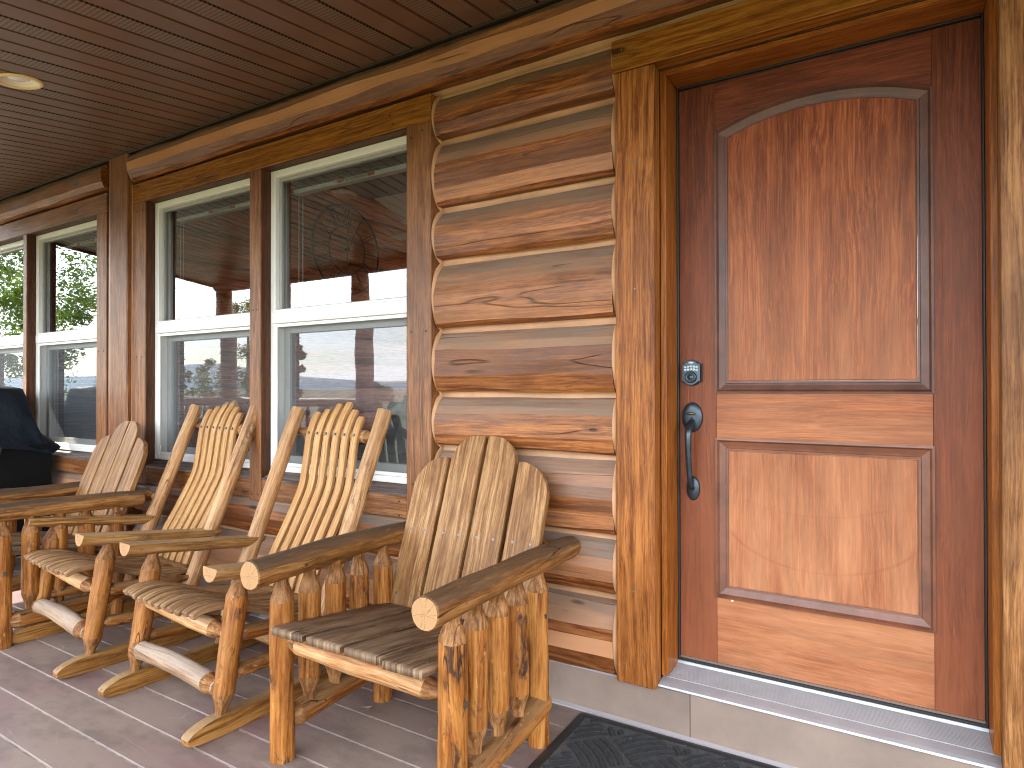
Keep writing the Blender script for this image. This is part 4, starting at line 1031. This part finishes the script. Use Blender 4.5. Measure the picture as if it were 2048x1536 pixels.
# ------------------------------------------------------------------ trees
def tree(label, x, y, h, r, seed, col, n=5200, leaf=.10, base=-.95, conif=False):
    rg = random.Random(seed); t_ = thing('tree', label, 'tree', (x, y, base), 0, 'trees round the porch')
    pole('trunk', (0, 0, 0), (0, 0, h*.8), .10, .03, t_, plain('bark_grey', (.16,.13,.10), .9, var=.4, vs=8), seed=seed, lump=.1)
    cl = []
    for i in range(70):
        a = rg.uniform(0, 2*PI); u = rg.uniform(.12, 1); rr = r*rg.uniform(.1, 1)*(math.sin(PI*min(1, u*.94+.05))**.6 if not conif else (1.05-u))
        cl.append((Vector((rr*math.cos(a), rr*math.sin(a), h*(.12+.86*u))), rg.uniform(.22, .5)*r*.5))
    bm = bmesh.new()
    for i in range(n):
        c_, cr_ = cl[int(rg.random()*len(cl))]; d = Vector((rg.gauss(0, 1), rg.gauss(0, 1), rg.gauss(0, .8))).normalized()*cr_*rg.random()**.4
        p = c_+d; ax = Vector((rg.gauss(0, 1), rg.gauss(0, 1), rg.gauss(0, 1))).normalized(); bx = ax.orthogonal().normalized(); s = leaf*rg.uniform(.6, 1.3)
        v = [bm.verts.new(p+ax*s*.9), bm.verts.new(p+bx*s*.45), bm.verts.new(p-ax*s*.9), bm.verts.new(p-bx*s*.45)]; bm.faces.new(v)
    me = D.meshes.new('crown'); bm.to_mesh(me); bm.free()
    k = 'leaf_%.3f' % col[0]
    if k not in MATS:
        q = NT(k); q.b.inputs['Roughness'].default_value = .6
        cc = q.mix(q.ramp(q.noise(q.n('NewGeometry').outputs['Position'], 1.6, 4, .7), (.35, 0.0), (.65, 1.0)), tuple(c*.6 for c in col), tuple(c*1.5 for c in col)); q.l(cc, q.b.inputs['Base Color'])
        tl_ = q.n('BsdfTranslucent'); q.l(cc, tl_.inputs[0]); ms = q.n('MixShader'); ms.inputs[0].default_value = .4
        q.l(q.b.outputs[0], ms.inputs[1]); q.l(tl_.outputs[0], ms.inputs[2]); q.l(ms.outputs[0], q.t.nodes['Material Output'].inputs[0]); MATS[k] = q.m
    link('crown', me, t_, (MATS[k],)); return t_
tree('bright green young tree reflected in the far window pair', -15.6, -4.6, 6.6, 2.2, 1, (.13,.20,.035), n=15000, leaf=.055)
tree('tall leafy tree standing beside the bright green young tree', -21, -4.2, 7.5, 2.6, 2, (.09,.15,.03), n=12000, leaf=.08)
tree('yellow-green tree standing out beyond the porch railing', -16, -10.0, 4.6, 1.5, 3, (.15,.17,.04), n=12000, leaf=.05)
tree('dark green tree behind the yellow-green tree', -26, -19.2, 5.5, 1.1, 4, (.05,.09,.03), leaf=.11, n=9000)
tree('thin sparse young tree in the field opposite the windows', -21, -10.6, 3.4, .8, 5, (.10,.17,.04), leaf=.10, n=2200)
tree('small bushy tree far out in the field', -30, -30, 2.3, 1.5, 6, (.08,.12,.045), leaf=.12, n=2500)

# ------------------------------------------------------------------ room behind the glass
rm = D.objects.new('interior_wall', None); COL.objects.link(rm); rm['kind'] = 'structure'
ml2 = wood('inside_log', 'Y', dark=(.13,.04,.018), mid=(.30,.105,.045), light=(.42,.18,.09), rough=.5, knots=.5, cracks=.4)
for k in range(14):
    z0 = -.1+.215*k; pts = []
    for q in range(9):
        a = -PI/2+PI*q/8; pts.append((-3.42+.045*math.cos(a), z0+.105+.103*math.sin(a)))
    pts += [(-3.50, z0+.208), (-3.50, z0+.002)]
    bm = bmesh.new(); extrude_poly(bm, [(x, z) for x, z in pts], .10, 3.31, 'XZ'); link('log', fin(bm, 'log'), rm, (ml2,))
box('plaster', -3.56, -3.505, .05, 3.31, -.2, 2.9, plain('plaster_tan', (.5,.42,.32), .8), rm, 0)
ir = D.objects.new('interior_room', None); COL.objects.link(ir); ir['kind'] = 'structure'
mpl = plain('ceiling_white', (.72,.66,.58), .85)
box('room_floor', -6, 2.4, .001, 4.8, -.25, -.05, wood('room_floor', 'X', dark=(.08,.05,.03), mid=(.14,.09,.06), light=(.2,.14,.09)), ir, 0)
bm = bmesh.new(); extrude_poly(bm, [(.0, 3.34), (3.5, 2.18), (3.5, 2.25), (.0, 3.41)], -6, 2.4, 'YZ'); link('room_ceiling', fin(bm, 'room_ceiling'), ir, (mpl,))
bm = bmesh.new(); extrude_poly(bm, [(-.02, 2.55), (-.02, 3.45), (.02, 3.45), (.02, 2.55)], -6, 2.4, 'YZ'); link('upper_wall', fin(bm, 'upper_wall'), ir, (mpl,))
xs = [-6, -3.3, -2.2, -1.8, -.7, -.3, .9, 2.4]
for i in range(0, 7):
    if i % 2 == 0: box('back_wall', xs[i], xs[i+1], 3.32, 3.48, -.05, 2.24, ml2, ir, 0)
    else:
        box('back_wall', xs[i], xs[i+1], 3.32, 3.48, -.05, .75, ml2, ir, 0); box('back_wall', xs[i], xs[i+1], 3.32, 3.48, 2.15, 2.24, ml2, ir, 0)
        bm = bmesh.new(); a, b = xs[i]+.001, xs[i+1]-.001
        for q in ((a, a+.05, .75, 2.15), (b-.05, b, .75, 2.15), (a+.051, b-.051, .75, .80), (a+.051, b-.051, 2.1, 2.15), (a+.051, b-.051, 1.43, 1.47)): abox(bm, q[0], q[1], 3.30, 3.40, q[2], q[3])
        link('window_frame', fin(bm, 'window_frame'), ir, (mv,))
        box('pine_casing', xs[i+1], xs[i+1]+.10, 3.28, 3.319, .7, 2.0, wood('pine', 'Z', dark=(.35,.2,.09), mid=(.5,.32,.16), light=(.6,.42,.24)), ir, 0)
box('side_wall', -6.05, -6.0, .0, 4.8, -.2, 3.3, ml2, ir, 0); box('side_wall', 2.4, 2.45, .0, 4.8, -.2, 3.3, ml2, ir, 0)
# clock
ck = thing('wall_clock', 'large round open-frame metal clock with roman numerals on the indoor log wall', 'clock', (-3.335, 1.62, 2.135))
mcl = plain('clock_iron', (.010,.009,.009), .5, metal=.3); RYm = Matrix.Rotation(PI/2, 4, 'Y')
def torus(name, R_, r_, parent, mat, M, seg=56):
    bm = bmesh.new(); rs = [[bm.verts.new(((R_+r_*math.cos(b))*math.cos(a), (R_+r_*math.cos(b))*math.sin(a), r_*math.sin(b))) for b in [2*PI*j/8 for j in range(8)]] for a in [2*PI*i/seg for i in range(seg)]]
    for i in range(seg):
        for j in range(8): bm.faces.new([rs[i][j], rs[(i+1) % seg][j], rs[(i+1) % seg][(j+1) % 8], rs[i][(j+1) % 8]])
    return link(name, fin(bm, name, True), parent, (mat,), M)
torus('outer_rim', .372, .0075, ck, mcl, RYm); torus('inner_rim', .203, .006, ck, mcl, RYm)
lathe('hub', [(.0004, .012), (.022, .010), (.026, 0), (.022, -.01), (.0004, -.012)], ck, (mcl,), 24, RYm)
for k, s_ in enumerate(('XII', 'I', 'II', 'III', 'IV', 'V', 'VI', 'VII', 'VIII', 'IX', 'X', 'XI')):
    a = PI/2-2*PI*k/12
    bm = bmesh.new(); seglen = .150; wtot = 0; units = {'I': .026, 'V': .05, 'X': .055}; tot = sum(units[c] for c in s_); x = -tot/2
    for ch in s_:
        u = units[ch]; cx = x+u/2; x += u
        lines = {'I': [(0, 0)], 'V': [(-.016, 0), (.016, 0)], 'X': [(-.018, .018), (.018, -.018)]}[ch]
        for t0_, b0_ in lines:
            p0 = Vector((cx+t0_, .362, 0)); p1 = Vector((cx+b0_, .212, 0)); d = (p1-p0).normalized(); nn = Vector((-d.y, d.x, 0))*.0028
            for zz in (0,):
                v = [bm.verts.new(p+Vector((0, 0, z_))) for p in (p0-nn, p0+nn, p1+nn, p1-nn) for z_ in (-.003, .003)]
                for q in ((0,2,4,6),(1,7,5,3),(0,1,3,2),(2,3,5,4),(4,5,7,6),(6,7,1,0)): bm.faces.new([v[w_] for w_ in q])
    M = Matrix(((0, 0, 1, 0), (1, 0, 0, 0), (0, 1, 0, 0), (0, 0, 0, 1))) @ Matrix.Rotation(-2*PI*k/12, 4, 'Z')
    link('numeral', fin(bm, 'numeral'), ck, (mcl,), M)
bm = bmesh.new(); abox(bm, -.004, .004, -.003, .003, -.36, .20); link('hand', fin(bm, 'hand'), ck, (mcl,))
bm = bmesh.new(); abox(bm, .006, .010, -.004, .004, -.02, .16); link('hand', fin(bm, 'hand'), ck, (mcl,), Matrix.Rotation(math.radians(-28), 4, 'X'))
# sofa and cushions
sf = thing('sofa', 'dark brown sofa inside the room behind the window', 'sofa', (-2.0, 1.15, -.05))
mso = plain('sofa_fabric', (.028,.022,.02), .85, var=.3, vs=20)
def sb(n, *a): return box(n, *a, mso, sf, .04)
sb('seat', -1.0, .9, -.2, .55, .10, .48); sb('backrest', -1.0, .9, .55, .80, .10, .90); sb('arm', -1.22, -1.0, -.2, .80, .05, .66); sb('arm', .9, 1.12, -.2, .80, .05, .66)
def cushion(label, loc, rot, col, s=.21):
    bm = bmesh.new(); n = 12; V = {}
    for sd in (1, -1):
        for i in range(n+1):
            for j in range(n+1):
                u, v = -1+2*i/n, -1+2*j/n
                if sd == -1 and (i in (0, n) or j in (0, n)): V[sd, i, j] = V[1, i, j]; continue
                pinch = 1-.08*(1-abs(u*v)); t_ = .34*((1-u*u)*(1-v*v))**.45
                V[sd, i, j] = bm.verts.new((u*s*pinch, sd*t_*s, v*s*pinch))
        for i in range(n):
            for j in range(n): bm.faces.new([V[sd, i, j], V[sd, i+1, j], V[sd, i+1, j+1], V[sd, i, j+1]])
    o = link('cushion', fin(bm, 'cushion', True), None, (plain('cushion_%.3f' % col[0], col, .85, var=.15, vs=9, bumps=.5, bscale=9, bd=.02),)); o.location = loc; o.rotation_euler = rot
    return tag(o, label, 'cushion', 'cushions on the sofa')
cushion('olive green cushion leaning on the sofa, with a pinched top', (-2.42, 1.50, .66), (-.2, .12, .1), (.13,.13,.07), .23)
cushion('brown cushion on the sofa beside the olive green one', (-2.02, 1.50, .66), (-.2, -.35, -.1), (.09,.06,.045), .23)
# ceiling fan
fn = thing('ceiling_fan', 'white bladed ceiling fan hanging in the room behind the window', 'fan', (-1.75, 1.25, 2.05))
lathe('motor', [(.0004, .07), (.07, .06), (.10, .0), (.08, -.06), (.0004, -.07)], fn, (plain('fan_dark', (.05,.04,.035), .4),), 24)
box('fan_blade', -.72, -.10, -.065, .065, .0, .008, plain('fan_blade', (.6,.57,.5), .5), fn, .002)
for a in (72, 144, 216, 288):
    o = box('fan_blade', -.72, -.10, -.065, .065, .0, .008, plain('fan_blade', (.6,.57,.5), .5), fn, .002); Mx = Matrix.Rotation(math.radians(a), 4, 'Z'); o.matrix_local = Mx @ o.matrix_local
lathe('downrod', [(.012, .05), (.012, .95)], fn, (plain('fan_dark', (.05,.04,.035), .4),), 12)

for x, z in ((.957, .395), (.962, -.060)): disc('paint_fleck', (x, -.1925, z), (0, -1, 0), .006, .001, house, plain('fleck_white', (.8,.78,.74), .6), 7)
bm = bmesh.new(); pts = [(-.028, 0, .004), (-.010, .010, .001), (.016, .009, .003), (.030, 0, .008), (.014, -.010, .002), (-.012, -.009, .004)]
c0 = bm.verts.new((0, 0, .006)); vs = [bm.verts.new(p) for p in pts]
for i in range(6): bm.faces.new([c0, vs[i], vs[(i+1) % 6]])
lf = link('dry_leaf', fin(bm, 'dry_leaf'), None, (plain('leaf_brown', (.20,.12,.07), .8),)); lf.location = (-.985, -.555, DK+.001); lf.rotation_euler = (0, 0, .5)
tag(lf, 'small dry brown leaf lying on the deck under the armchair by the door', 'leaf')
